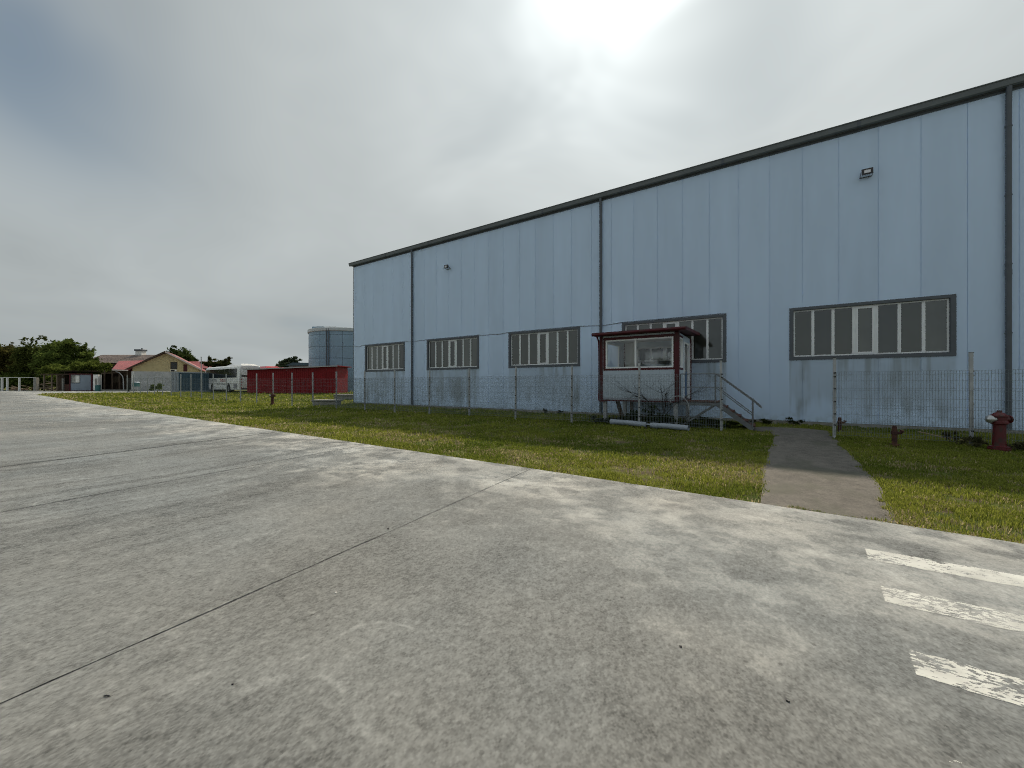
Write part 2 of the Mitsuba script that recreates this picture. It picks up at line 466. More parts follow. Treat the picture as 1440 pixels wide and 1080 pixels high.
def sheet(mb, poly, dz, thick=0.0):
    """A plan polygon laid on the terrain, cut where the slope changes."""
    for a, b in zip(STRIPS[:-1], STRIPS[1:]):
        q = [plan(-4000, a), plan(4000, a), plan(4000, b), plan(-4000, b)]
        g = poly.intersection(Polygon(q))
        for h in getattr(g, 'geoms', [g]):
            if h.geom_type != 'Polygon' or h.area < 1e-4:
                continue
            v, f = trimesh.creation.triangulate_polygon(h, engine='earcut')
            z = rise(v[:, 0], v[:, 1]) + dz
            mb.raw(np.column_stack([v, z]), f)
    if thick > 0:
        for ring in [poly.exterior]:
            c = np.array(ring.coords)
            z = rise(c[:, 0], c[:, 1]) + dz
            n = len(c)
            v = np.vstack([np.column_stack([c, z]), np.column_stack([c, z - thick])])
            mb.raw(v, [[i, i + 1, n + i + 1, n + i] for i in range(n - 1)])
    return mb


# ------------------------------------------------------------------ ground, yard, path
g = MB()
ys = [-2500.0, -50.0] + STRIPS[1:-1] + [120.0, 3000.0]
vv = []
for Y in ys:
    for X in (-3500.0, -60.0, 0.0, 60.0, 3500.0):
        x, y = plan(X, Y)
        vv.append([x, y, float(rise(x, y)) - 0.035])
g.raw(vv, [[i * 5 + j, i * 5 + j + 1, (i + 1) * 5 + j + 1, (i + 1) * 5 + j] for i in range(len(ys) - 1) for j in range(4)])
g.put('ground', 'mat_lawn')
structure('ground')

EDGE = [(45, 4.15), (12.0, 5.02), (1.99, 5.41), (1.13, 5.47), (0.01, 5.52), (-3.33, 5.68), (-6.98, 5.79), (-12.17, 5.95), (-27.67, 6.42), (-50.0, 6.75), (-59.3, 6.75), (-62.9, 6.6)]
TIP = [ground_at(60, 553.6), ground_at(80, 553.0), ground_at(160, 552.3), ground_at(204, 551.8), ground_at(300, 551.3)]
BACK = [ground_at(300, 549.6), ground_at(130, 549.4), ground_at(-60, 549.4)]
yard_poly = Polygon(EDGE + TIP + BACK + [(-140.0, -10.0), (-140.0, -45.0), (45.0, -45.0)]).buffer(0)
path_poly = Polygon([(-0.01, 5.53), (1.18, 5.50), (1.30, 6.2), (1.43, 7.6), (1.65, 12.9), (1.72, 15.3), (1.2, 15.7), (0.1, 15.6), (-0.35, 15.1), (-0.3, 14.2), (0.25, 14.0), (0.3, 12.9), (0.02, 7.9)])

JOINTS = [(-2.86, -3.27), (-7.10, -7.84), (-10.9, -12.15)]     # x at y = 0 and at y = 5.6
lines = []
for a, b in JOINTS:
    k = (b - a) / 5.6
    lines.append((a - 12 * k, a + 12 * k))
cuts = [-200.0] + [None] * 3 + [60.0]


def between(i):
    """The slab between joint i and joint i + 1, from left to right."""
    js = [(-300.0, -300.0)] + lines[::-1] + [(80.0, 80.0)]
    (l0, l1), (r0, r1) = js[i], js[i + 1]
    gl, gr = ((0, 0.009), (0.009, 0.006), (0.006, 0.005), (0.005, 0))[i]
    return Polygon([(l0 + gl, -12.0), (r0 - gr, -12.0), (r1 - gr, 12.0), (l1 + gl, 12.0)])


for i in range(5):
    p = yard_poly.intersection(between(i) if i < 4 else sbox(-300, -45, 80, -12.01))
    if i == 0:
        p = yard_poly.intersection(unary_union([between(0), sbox(-300, -12, -60, 60)]))
    if p.geom_type != 'Polygon':
        p = max(p.geoms, key=lambda q: q.area)
    # sawn edges are never dead straight: nick them
    c = np.array(p.exterior.coords)
    fine = []
    for a, b in zip(c[:-1], c[1:]):
        L = np.hypot(*(b - a))
        step = 0.13 if min(np.abs(a[0]), np.abs(b[0])) < 14 else 1.5
        n = max(1, int(min(L / step, 400)))
        t = np.linspace(0, 1, n, endpoint=False)[:, None]
        q = a + (b - a) * t
        if n > 4:
            nn = np.array([-(b - a)[1], (b - a)[0]]) / L
            j = (meshkit.fbm(np.column_stack([q * 5.0, q[:, 0] * 0 + i]), 3) - 0.5) * 0.016
            tw = t[:, 0]
            j = j * np.clip(np.minimum(tw, 1 - tw) * L / 0.3, 0, 1) * (np.abs(q[:, 1]) < 9) * (np.abs(q[:, 0]) < 16)
            q = q + nn * j[:, None]
        fine.append(q)
    p = shapely.make_valid(Polygon(np.vstack(fine))).buffer(0)
    if p.geom_type != 'Polygon':
        p = max(p.geoms, key=lambda q: q.area)
    mb = MB()
    sheet(mb, p, 0.0, 0.05)
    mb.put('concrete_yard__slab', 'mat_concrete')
structure('concrete_yard')
mb = MB()
path_wobble = path_poly.segmentize(0.12)
c = np.array(path_wobble.exterior.coords)
c[:-1] += (np.column_stack([meshkit.fbm(np.column_stack([c[:-1] * 2.3, c[:-1, 0] * 0]), 3, 3), meshkit.fbm(np.column_stack([c[:-1] * 2.3, c[:-1, 0] * 0]), 3, 4)]) - 0.5) * 0.07
c[-1] = c[0]
path_poly = Polygon(c).buffer(0)
mb.prism(path_poly.difference(yard_poly.buffer(-0.12)), -0.08, -0.006)
mb.put('footpath', 'mat_path')
structure('footpath', 'weathered narrow concrete path from the yard to the warehouse')

# worn white bars painted on the yard
BARS = [(0.74, 4.24, 4.50, 'farthest worn white bar painted on the yard, the one nearest the lawn'),
        (0.69, 3.47, 3.73, 'worn white bar painted on the yard, second from the lawn'),
        (0.645, 2.68, 2.92, 'badly flaked white bar painted on the yard, third from the lawn'),
        (0.58, 1.93, 2.16, 'nearly rubbed out white bar on the yard at the bottom edge of the photo')]
for x0, y0, y1, lab in BARS:
    k = thing('road_marking', lab, 'road marking', 'white bars painted on the yard')
    mb = MB()
    n = 160
    xs = np.linspace(x0, 4.6, n)
    e = (meshkit.fbm(np.column_stack([xs * 14, xs * 0 + y0, xs * 0]), 4) - 0.5) * 0.035
    e2 = (meshkit.fbm(np.column_stack([xs * 14, xs * 0 + y1, xs * 0 + 5]), 4) - 0.5) * 0.035
    v = np.vstack([np.column_stack([xs, y0 + e, xs * 0 + 0.002]), np.column_stack([xs + 0.025, y1 + e2, xs * 0 + 0.002])])
    mb.raw(v, [[i, i + 1, n + i + 1, n + i] for i in range(n - 1)])
    scene[k] = mikit.ply(mb.mesh(), 'mat_marking')

# ------------------------------------------------------------------ warehouse
WALL = 17.28
U0, U1 = -25.0, 14.26
ROOF = 10.05
WIN = [(-23.68, -19.56), (-17.55, -13.43), (-11.42, -7.30), (-5.27, -1.14), (0.87, 5.02), (7.1, 11.2)]
WZ0, WZ1 = 2.30, 4.20
W = 'warehouse'
labels[W] = {'label': 'long blue grey metal clad warehouse with a row of strip windows', 'category': 'warehouse'}
holes = unary_union([sbox(a + 0.02, WZ0 + 0.02, b - 0.02, WZ1 - 0.02) for a, b in WIN])
edges = [U0] + [k + 0.26 for k in range(-25, 14)] + [U1]
for a, b in zip(edges[:-1], edges[1:]):
    if b - a < 0.05:
        continue
    mb = MB()
    mb.upright(sbox(a + 0.0055, 0.10, b - 0.0055, ROOF).difference(holes), WALL, WALL + 0.06)
    mb.put(W + '__wall_panel', 'mat_panel')
mb = MB()
mb.upright(sbox(U0, 0.0, U1, ROOF).difference(holes), WALL + 0.026, WALL + 0.058)
mb.put(W + '__joint_backing', 'mat_panel')
mb = MB()
mb.box(U0, U1, WALL + 0.01, WALL + 0.09, -0.1, 0.10)
mb.put(W + '__plinth', 'mat_cast')
mb = MB()
mb.box(U0 - 0.05, U0, WALL - 0.012, WALL + 0.22, 0.02, ROOF)
mb.put(W + '__corner_trim', 'mat_anthracite')
mb = MB()
mb.box(U0 + 0.002, U0 + 0.07, WALL + 0.22, WALL + 30, 0.0, ROOF)
mb.box(U1 - 0.07, U1, WALL + 0.12, WALL + 30, 0.0, ROOF)
mb.upright(Polygon([(U0, 0), (U1, 0), (U1, ROOF), (U0, ROOF)]), WALL + 30, WALL + 30.1)
mb.put(W + '__side_wall', 'mat_panel')
mb = MB()
mb.sideways(Polygon([(WALL - 0.02, 10.06), (WALL + 15, 11.3), (WALL + 30.3, 10.06), (WALL + 30.3, 10.16), (WALL + 15, 11.4), (WALL - 0.02, 10.16)]), U0 - 0.2, U1 + 0.2)
mb.put(W + '__roof', 'mat_roof_sheet')
# box gutter with a rolled lip, in lengths with joint straps
gp = Polygon([(WALL - 0.01, 10.085), (WALL - 0.15, 10.04), (WALL - 0.20, 10.07), (WALL - 0.215, 10.22), (WALL - 0.24, 10.235), (WALL - 0.24, 10.26), (WALL - 0.195, 10.26), (WALL - 0.185, 10.10), (WALL - 0.14, 10.07), (WALL - 0.01, 10.115)])
mb = MB()
mb.sideways(gp, U0 - 0.28, U1 + 0.28)
for x in (U0 - 0.28, U1 + 0.27):
    mb.sideways(Polygon([(WALL - 0.01, 10.085), (WALL - 0.15, 10.04), (WALL - 0.20, 10.07), (WALL - 0.235, 10.25), (WALL - 0.01, 10.25)]), x, x + 0.012)
mb.put(W + '__gutter', 'mat_gutter')
for x in np.arange(U0 + 3.7, U1, 4.0):
    mb = MB()
    mb.sideways(Polygon([(WALL - 0.155, 10.032), (WALL - 0.207, 10.066), (WALL - 0.226, 10.21), (WALL - 0.214, 10.21), (WALL - 0.198, 10.072), (WALL - 0.15, 10.042)]), x, x + 0.10)
    mb.put(W + '__gutter_strap', 'mat_anthracite')
mb = MB()
mb.box(U0 - 0.02, U1 + 0.02, WALL - 0.018, WALL + 0.002, 9.96, 10.08)
mb.put(W + '__eaves_trim', 'mat_anthracite')
for x in (-18.80, -6.24, 6.03):
    d = MB()
    d.tube([(x, WALL - 0.09, 0.12), (x, WALL - 0.09, 9.5), (x, WALL - 0.10, 9.75), (x, WALL - 0.13, 10.06)], 0.062, 14)
    d.lathe([(0.07, 4.6), (0.07, 4.75)], 14, x, WALL - 0.09)
    d.lathe([(0.062, 0.12), (0.068, 0.12), (0.068, 0.4)], 14, x, WALL - 0.09)
    k = d.put(W + '__downpipe', 'mat_anthracite', 40)
    b = MB()
    for z in (0.9, 2.9, 4.9, 6.9, 8.9):
        b.lathe([(0.068, z), (0.075, z), (0.075, z + 0.04), (0.068, z + 0.04)], 14, x, WALL - 0.09)
        b.box(x - 0.02, x + 0.02, WALL - 0.03, WALL + 0.002, z, z + 0.04)
    put(k + '__clamp', b.mesh(), 'mat_anthracite')
PANES = ('mat_dim_glass', 'mat_dim_glass_olive', 'mat_dim_glass_olive', 'mat_grey_glass')
for wi, (a, b) in enumerate(WIN):
    # dark flashing round the opening, the white frame set back in it
    mb = MB()
    mb.upright(sbox(a, WZ0, b, WZ1).difference(sbox(a + 0.12, WZ0 + 0.12, b - 0.12, WZ1 - 0.10)), WALL - 0.025, WALL + 0.012)
    r = sbox(a + 0.115, WZ0 + 0.115, b - 0.115, WZ1 - 0.095)
    mb.upright(r.buffer(0.0).difference(sbox(a + 0.128, WZ0 + 0.128, b - 0.128, WZ1 - 0.108)), WALL + 0.0121, WALL + 0.115)
    k = mb.put(W + '__window', 'mat_anthracite')
    ia, ib, iz0, iz1 = a + 0.128, b - 0.128, WZ0 + 0.128, WZ1 - 0.108
    fr = MB()
    fr.upright(sbox(ia, iz0, ib, iz1).difference(sbox(ia + 0.045, iz0 + 0.045, ib - 0.045, iz1 - 0.04)), WALL + 0.07, WALL + 0.12)
    put(k + '__frame', fr.mesh(), 'mat_upvc')
    pitch = (ib - ia) / 7
    for q in range(1, 7):
        x = ia + q * pitch
        w = 0.042 if q not in (3, 4) else 0.05
        m_ = MB().box(x - w, x + w, WALL + 0.062, WALL + 0.118, iz0 + 0.045, iz1 - 0.04, 0.006)
        put(k + '__mullion', m_.mesh(), 'mat_upvc')
    x0, x1 = ia + 3 * pitch + 0.05, ia + 4 * pitch - 0.05
    sf = MB()
    sf.upright(sbox(x0, iz0 + 0.045, x1, iz1 - 0.04).difference(sbox(x0 + 0.05, iz0 + 0.10, x1 - 0.05, iz1 - 0.10)), WALL + 0.055, WALL + 0.11)
    sf.box((x0 + x1) / 2 - 0.015, (x0 + x1) / 2 + 0.015, WALL + 0.04, WALL + 0.056, iz0 + 0.06, iz0 + 0.085)
    put(k + '__sash', sf.mesh(), 'mat_upvc')
    for q in range(7):
        p0, p1 = ia + q * pitch + 0.03, ia + (q + 1) * pitch - 0.03
        tilt = RNG.uniform(-0.004, 0.004)
        gl = MB()
        y = WALL + 0.09
        gl.raw([(p0, y + tilt, iz0 + 0.03), (p1, y - tilt, iz0 + 0.03), (p1, y - tilt + RNG.uniform(-.003, .003), iz1 - 0.03), (p0, y + tilt, iz1 - 0.03)], [[0, 1, 2, 3]])
        put(k + '__pane', gl.mesh(), PANES[int(RNG.random() * 4)])

# floodlights and the cable clipped along the lintels
for x, z, lab in ((2.95, 8.47, 'large black floodlight high on the warehouse wall above the nearest window'), (-15.73, 8.43, 'small black floodlight high on the far part of the warehouse wall')):
    k = thing('floodlight', lab, 'floodlight')
    o = dict(x=x, y=WALL, z=z)
    tilt = 0.22
    body = MB(**o)
    yf, yb = -0.28, -0.20
    body.hull([(sx_ * 0.145, yf + 0.05 * (zz > 0), zz) for sx_ in (-1, 1) for zz in (-0.105, 0.105)] + [(sx_ * 0.125, yb + 0.05 * (zz > 0), zz) for sx_ in (-1, 1) for zz in (-0.085, 0.085)])
    for i in range(6):
        xx = -0.11 + i * 0.044
        body.box(xx - 0.004, xx + 0.004, yb - 0.01, yb + 0.06, -0.08, 0.09)
    body.put(k + '__housing', 'mat_black')
    MB(**o).raw([(-0.08, yf - 0.004, -0.062), (0.08, yf - 0.004, -0.062), (0.08, yf + 0.022, 0.045), (-0.08, yf + 0.022, 0.045)], [[0, 1, 2, 3]]).put(k + '__lens', 'mat_silver')
    br = MB(**o)
    for s_ in (-1, 1):
        br.bar((s_ * 0.152, -0.22, 0), (s_ * 0.152, -0.02, -0.09), 0.010, 0.024)
    br.box(-0.157, 0.157, -0.02, 0.0, -0.10, -0.075)
    br.put(k + '__bracket', 'mat_black')
    MB(**o).tube([(0.05, -0.2, -0.02), (0.06, -0.13, -0.13), (0.05, -0.02, -0.16)], 0.006, 5).put(k + '__lead', 'mat_black')

k = thing('wall_cable', 'thin dark cable sagging between window lintels along the warehouse wall', 'cable')
cb = MB()
stops = [U0 + 0.02] + [e for a, b in WIN[:4] for e in (a, b)]
for i in range(0, len(stops) - 1):
    a, b = stops[i], stops[i + 1]
    sag = 0.0 if i % 2 else 0.05
    t = np.linspace(0, 1, 9)
    zc = WZ1 + 0.02 - 4 * sag * t * (1 - t) + 0.05 * (sag > 0) * np.sin(t * 9 + i) * t * (1 - t)
    cb.tube(np.column_stack([a + (b - a) * t, t * 0 + WALL - 0.034 + (0.02 if sag else 0), zc]), 0.011, 6, False)
scene[k] = mikit.ply(cb.mesh(), 'mat_black')

# ------------------------------------------------------------------ welded mesh fence
FY = 13.40
ROWS = [0.0, 0.08, 0.24, 0.43, 0.48, 0.69, 0.87, 0.94, 1.13, 1.32, 1.40, 1.58, 1.68]
PANTOP = 1.76


def fence_run(name, label, posts, ends=(0.0, 0.0)):
    k = thing(name, label, 'fence', None)
    for i, x in enumerate(posts):
        z = float(rise(x, FY))
        top = 2.16 + RNG.uniform(-0.02, 0.02)
        lean = RNG.normal(0, 0.006, 2)
        pb = MB(x, FY, z)
        pb.bar((0, 0, -0.1), (lean[0] * top, lean[1] * top, top), 0.062, 0.062)
        kk = pb.put(k + '__post', 'mat_galv')
        if -30 < x < 8:
            cl = MB(x, FY, z)
            cl.box(-0.034, 0.034, -0.036, 0.036, top, top + 0.012)
            for h in (0.32, 0.62, 0.95, 1.3, 1.62, 1.72):
                cl.box(-0.012, 0.036, -0.038, 0.0, h, h + 0.036)
            put(kk + '__clip', cl.mesh(), 'mat_black')
    pts = list(posts)
    spans = list(zip(pts[:-1], pts[1:]))
    if ends[0]:
        spans.insert(0, (pts[0] - ends[0], pts[0]))
    if ends[1]:
        spans.append((pts[-1], pts[-1] + ends[1]))
    for a, b in spans:
        w = MB()
        za, zb = float(rise(a, FY)), float(rise(b, FY))
        n = max(2, int(round((b - a) / 0.05)))
        far = a < -22
        r = 0.0020 if far else 0.0026
        y = FY - 0.042
        bx = lambda x0, x1, z0, z1, z2, z3, yy: w.raw([(x0, yy - r, z0), (x0, yy + r, z0), (x1, yy + r, z1), (x1, yy - r, z1), (x0, yy - r, z2), (x0, yy + r, z2), (x1, yy + r, z3), (x1, yy - r, z3)],
                                                     [[0, 3, 2, 1], [4, 5, 6, 7], [0, 4, 7, 3], [1, 2, 6, 5], [0, 1, 5, 4], [3, 7, 6, 2]])
        for q in range(n + 1):
            if far and q % 3:
                continue
            x = a + (b - a) * q / n
            zz = za + (zb - za) * q / n
            bx(x - r, x + r, zz + PANTOP - 1.68, zz + PANTOP - 1.68, zz + PANTOP, zz + PANTOP, y)
        for h in ROWS:
            dy = -0.022 if h in (0.08, 0.48, 0.94, 1.40) else 0.006
            bx(a, b, za + PANTOP - h - r, zb + PANTOP - h - r, za + PANTOP - h + r, zb + PANTOP - h + r, y + dy)
        w.put(k + '__wire_panel', 'mat_wire')
    return k


left_posts = [-63.1, -60.6, -58.1, -55.63, -53.32] + [-50.9, -48.45] + [-45.96, -43.4, -40.99, -38.5, -36.0, -33.53, -30.92, -28.53, -26.03, -23.55, -21.06, -18.39, -15.94, -13.44, -10.97, -8.51, -6.0, -3.50, -1.017]
fence_run('mesh_fence', 'long grey welded mesh fence on steel posts left of the path', left_posts, (0, 0.12))
fence_run('mesh_fence', 'short grey welded mesh fence on steel posts right of the path', [1.655, 4.136, 6.64, 9.15])

# ------------------------------------------------------------------ guard cabin
CX0, CX1, CY0, CY1, CZ0, CZ1 = -5.14, -2.37, 14.10, 16.98, 0.85, 3.24
K = thing('guard_cabin', 'small grey cabin with burgundy trim and a wide window standing on short legs', 'cabin')
mb = MB()
fw = (CX0 + 0.22, CX1 - 0.16, 2.02, 3.08)          # front window
mb.upright(sbox(CX0 + 0.02, CZ0, CX1 - 0.02, CZ1).difference(sbox(fw[0], fw[2], fw[1], fw[3])), CY0 + 0.02, CY0 + 0.08)
mb.put(K + '__front_wall', 'mat_cabin_panel')
sw = (CY0 + 0.32, CY0 + 0.95, 2.02, 3.08)
door = (CY0 + 1.2, CY0 + 2.1, CZ0 + 0.04, 3.0)
mb = MB()
mb.sideways(sbox(CY0 + 0.08, CZ0, CY1 - 0.08, CZ1).difference(unary_union([sbox(sw[0], sw[2], sw[1], sw[3]), sbox(door[0], door[2], door[1], door[3])])), CX1 - 0.08, CX1 - 0.02)
mb.put(K + '__side_wall', 'mat_cabin_panel')
mb = MB()
mb.sideways(sbox(CY0 + 0.08, CZ0, CY1 - 0.08, CZ1).difference(sbox(CY0 + 0.6, 2.02, CY1 - 0.7, 3.08)), CX0 + 0.02, CX0 + 0.08)
mb.put(K + '__side_wall', 'mat_cabin_panel')
mb = MB()
mb.upright(sbox(CX0 + 0.08, CZ0, CX1 - 0.08, CZ1).difference(sbox(-4.5, 2.1, -3.0, 3.0)), CY1 - 0.08, CY1 - 0.02)
mb.put(K + '__back_wall', 'mat_cabin_panel')
mb = MB()
mb.upright(sbox(-4.5, 2.1, -3.0, 3.0).difference(sbox(-4.44, 2.16, -3.06, 2.94)), CY1 - 0.09, CY1 - 0.012)
kk = mb.put(K + '__back_window', 'mat_upvc')
put(kk + '__pane', MB().raw([(-4.44, CY1 - 0.05, 2.16), (-3.06, CY1 - 0.05, 2.16), (-3.06, CY1 - 0.05, 2.94), (-4.44, CY1 - 0.05, 2.94)], [[0, 1, 2, 3]]).mesh(), 'mat_glass')
mb = MB()
mb.box(CX0 + 0.085, CX1 - 0.085, CY1 - 0.10, CY1 - 0.095, CZ0 + 0.1, 2.08).box(CX0 + 0.085, -4.52, CY1 - 0.10, CY1 - 0.095, 2.08, CZ1 - 0.02).box(-2.98, CX1 - 0.085, CY1 - 0.10, CY1 - 0.095, 2.08, CZ1 - 0.02)
mb.box(CX0 + 0.1, CX1 - 0.1, CY0 + 0.1, CY1 - 0.1, CZ1 - 0.015, CZ1 - 0.005)
mb.put(K + '__lining', 'mat_cream')
mb = MB().box(CX0 + 0.1, CX0 + 1.2, CY1 - 0.7, CY1 - 0.12, 1.58, 1.62).box(CX0 + 0.12, CX0 + 0.16, CY1 - 0.66, CY1 - 0.62, CZ0 + 0.1, 1.58).box(CX0 + 1.14, CX0 + 1.18, CY1 - 0.66, CY1 - 0.62, CZ0 + 0.1, 1.58)
mb.put(K + '__desk', 'mat_wood')
mb = MB().box(CX0 + 0.02, CX1 - 0.02, CY0 + 0.02, CY1 - 0.02, CZ0 - 0.05, CZ0 + 0.08)
mb.put(K + '__floor', 'mat_burgundy')
for (x0, x1, y0, y1) in ((CX0 - 0.01, CX0 + 0.10, CY0 - 0.01, CY0 + 0.10), (CX1 - 0.12, CX1 + 0.02, CY0 - 0.02, CY0 + 0.14), (CX1 - 0.12, CX1 + 0.02, CY1 - 0.2, CY1), (CX0 - 0.01, CX0 + 0.12, CY1 - 0.12, CY1)):
    MB().box(x0, x1, y0, y1, CZ0 - 0.04, CZ1, 0.01).put(K + '__corner_post', 'mat_burgundy')
mb = MB()
mb.upright(sbox(fw[0] - 0.10, fw[2] - 0.075, fw[1] + 0.05, fw[3] + 0.10).difference(sbox(fw[0], fw[2], fw[1], fw[3])), CY0 + 0.005, CY0 + 0.03)
kk = mb.put(K + '__window', 'mat_burgundy')
fr = MB()
mx = (fw[0] + fw[1]) / 2 - 0.09
fr.upright(sbox(fw[0], fw[2], fw[1], fw[3]).difference(unary_union([sbox(fw[0] + 0.05, fw[2] + 0.05, mx - 0.03, fw[3] - 0.05), sbox(mx + 0.03, fw[2] + 0.05, fw[1] - 0.05, fw[3] - 0.05)])), CY0 - 0.002, CY0 + 0.06)
put(kk + '__frame', fr.mesh(), 'mat_upvc')
for a, b in ((fw[0] + 0.05, mx - 0.03), (mx + 0.03, fw[1] - 0.05)):
    put(kk + '__pane', MB().raw([(a, CY0 + 0.035, fw[2] + 0.05), (b, CY0 + 0.035, fw[2] + 0.05), (b, CY0 + 0.035, fw[3] - 0.05), (a, CY0 + 0.035, fw[3] - 0.05)], [[0, 1, 2, 3]]).mesh(), 'mat_glass')
mb = MB()
mb.sideways(sbox(sw[0] - 0.07, sw[2] - 0.07, sw[1] + 0.07, sw[3] + 0.08).difference(sbox(sw[0], sw[2], sw[1], sw[3])), CX1 - 0.03, CX1 - 0.005)
kk = mb.put(K + '__window', 'mat_burgundy')
fr = MB()
fr.sideways(sbox(sw[0], sw[2], sw[1], sw[3]).difference(sbox(sw[0] + 0.05, sw[2] + 0.05, sw[1] - 0.05, sw[3] - 0.05)), CX1 - 0.07, CX1 + 0.004)
put(kk + '__frame', fr.mesh(), 'mat_upvc')
put(kk + '__pane', MB().raw([(CX1 - 0.035, sw[0] + 0.05, sw[2] + 0.05), (CX1 - 0.035, sw[1] - 0.05, sw[2] + 0.05), (CX1 - 0.035, sw[1] - 0.05, sw[3] - 0.05), (CX1 - 0.035, sw[0] + 0.05, sw[3] - 0.05)], [[0, 1, 2, 3]]).mesh(), 'mat_glass')
mb = MB()
mb.sideways(sbox(door[0], door[2], door[1], door[3]).difference(sbox(door[0] + 0.06, door[2], door[1] - 0.06, door[3] - 0.06)), CX1 - 0.09, CX1 + 0.012)
mb.box(CX1 - 0.03, CX1 + 0.075, door[1] - 0.075, door[1] - 0.005, door[2], door[3])
mb.put(K + '__door_frame', 'mat_upvc')
kk = MB().box(CX1 - 0.07, CX1 - 0.022, door[0] + 0.065, door[1] - 0.08, door[2] + 0.01, door[3] - 0.065, 0.006).put(K + '__door', 'mat_anthracite')
put(kk + '__kick_panel', MB().box(CX1 - 0.021, CX1 - 0.012, door[0] + 0.13, door[1] - 0.14, door[2] + 0.12, 1.9).mesh(), 'mat_blue_door')
put(kk + '__pane', MB().box(CX1 - 0.0215, CX1 - 0.014, door[0] + 0.15, door[1] - 0.16, 2.0, door[3] - 0.16).mesh(), 'mat_coach_glass')
put(kk + '__handle', MB().box(CX1 - 0.021, CX1 + 0.03, door[0] + 0.085, door[0] + 0.11, 1.86, 1.99).mesh(), 'mat_silver')
mb = MB()
mb.sideways(sbox(CY0 + 0.6, 2.02, CY1 - 0.7, 3.08).difference(sbox(CY0 + 0.65, 2.07, CY1 - 0.75, 3.03)), CX0 + 0.01, CX0 + 0.06)
kk = mb.put(K + '__window', 'mat_upvc')  # unseen left window, added so daylight reaches the cabin interior
put(kk + '__pane', MB().raw([(CX0 + 0.035, CY0 + 0.65, 2.07), (CX0 + 0.035, CY1 - 0.75, 2.07), (CX0 + 0.035, CY1 - 0.75, 3.03), (CX0 + 0.035, CY0 + 0.65, 3.03)], [[0, 1, 2, 3]]).mesh(), 'mat_glass')
# mono-pitch roof rising to the back
mb = MB()
mb.sideways(Polygon([(CY0 - 0.30, CZ1 + 0.0), (CY1 + 0.22, CZ1 + 0.16), (CY1 + 0.22, CZ1 + 0.27), (CY0 - 0.30, CZ1 + 0.115)]), CX0 - 0.22, CX1 + 0.30)
kk = mb.put(K + '__roof', 'mat_burgundy')
mb = MB()
mb.tube([(CX0 - 0.20, CY0 - 0.34, CZ1 + 0.03), (CX1 + 0.28, CY0 - 0.34, CZ1 + 0.06)], 0.045, 10)
mb.tube([(CX0 - 0.02, CY0 - 0.33, CZ1 + 0.0), (CX0 - 0.02, CY0 - 0.2, CZ1 - 0.10), (CX0 - 0.03, CY0 - 0.06, CZ1 - 0.2), (CX0 - 0.03, CY0 - 0.05, CZ0 - 0.02), (CX0 + 0.02, CY0 - 0.07, CZ0 - 0.06), (CX0 + 0.2, CY0 - 0.07, CZ0 - 0.07)], 0.032, 8)
put(kk + '__gutter', mb.mesh(), 'mat_burgundy', 40)
for x, y in ((CX0 + 0.16, CY0 + 0.12), (CX1 - 0.10, CY0 + 0.12), (CX0 + 0.16, CY1 - 0.2), (CX1 - 0.10, CY1 - 0.2)):
    MB().bar((x, y, -0.05), (x, y, CZ0 - 0.05), 0.13, 0.13).put(K + '__leg', 'mat_galv')

# two props leaning under the floor
k = thing('timber_prop', 'dark plank leaning under the left half of the guard cabin', 'plank')
scene[k] = mikit.ply(MB().bar((-4.55, 14.35, 0.80), (-4.30, 14.30, 0.0), 0.14, 0.05).mesh(), 'mat_brown')
k = thing('timber_prop', 'brown upright stake under the guard cabin, right of the leaning plank', 'stake')
scene[k] = mikit.ply(MB().bar((-4.18, 14.9, 0.80), (-4.10, 14.7, 0.0), 0.09, 0.09).mesh(), 'mat_wood')

# ------------------------------------------------------------------ landing and stairs beside the cabin
K = thing('steel_staircase', 'rusty steel landing and five open steps with thin handrails beside the guard cabin', 'staircase')
LX0, LX1, LY0, LY1, LZ = CX1 + 0.03, -1.20, 14.18, 15.4, 0.86
mb = MB()
for i in range(7):
    y = LY0 + 0.02 + i * 0.172
    mb.box(LX0, LX1, y, y + 0.155, LZ - 0.03, LZ)
mb.put(K + '__deck', 'mat_rust')
for y in (LY0 - 0.02, LY1):
    MB().bar((LX0, y, LZ - 0.09), (LX1 + 0.02, y, LZ - 0.09), 0.04, 0.10).put(K + '__beam', 'mat_stair')
    MB().bar((LX1 - 0.12, y, LZ - 0.14), (LX0 + 0.12, y, 0.06), 0.05, 0.06).put(K + '__brace', 'mat_stair')
SX = [(-1.20, 0.86), (-0.18, 0.0)]
for y in (LY0, LY0 + 0.85):
    MB().bar((LX1, y, LZ - 0.08), (-0.20, y, 0.02), 0.04, 0.14).put(K + '__stringer', 'mat_stair')
for i in range(5):
    z = LZ - (i + 1) * 0.145
    x = LX1 + 0.02 + i * 0.195
    MB().box(x, x + 0.25, LY0 - 0.01, LY0 + 0.86, z - 0.035, z, 0.008).box(x + 0.22, x + 0.25, LY0 - 0.01, LY0 + 0.86, z - 0.06, z - 0.03).put(K + '__tread', 'mat_rust')
rl = 0.017
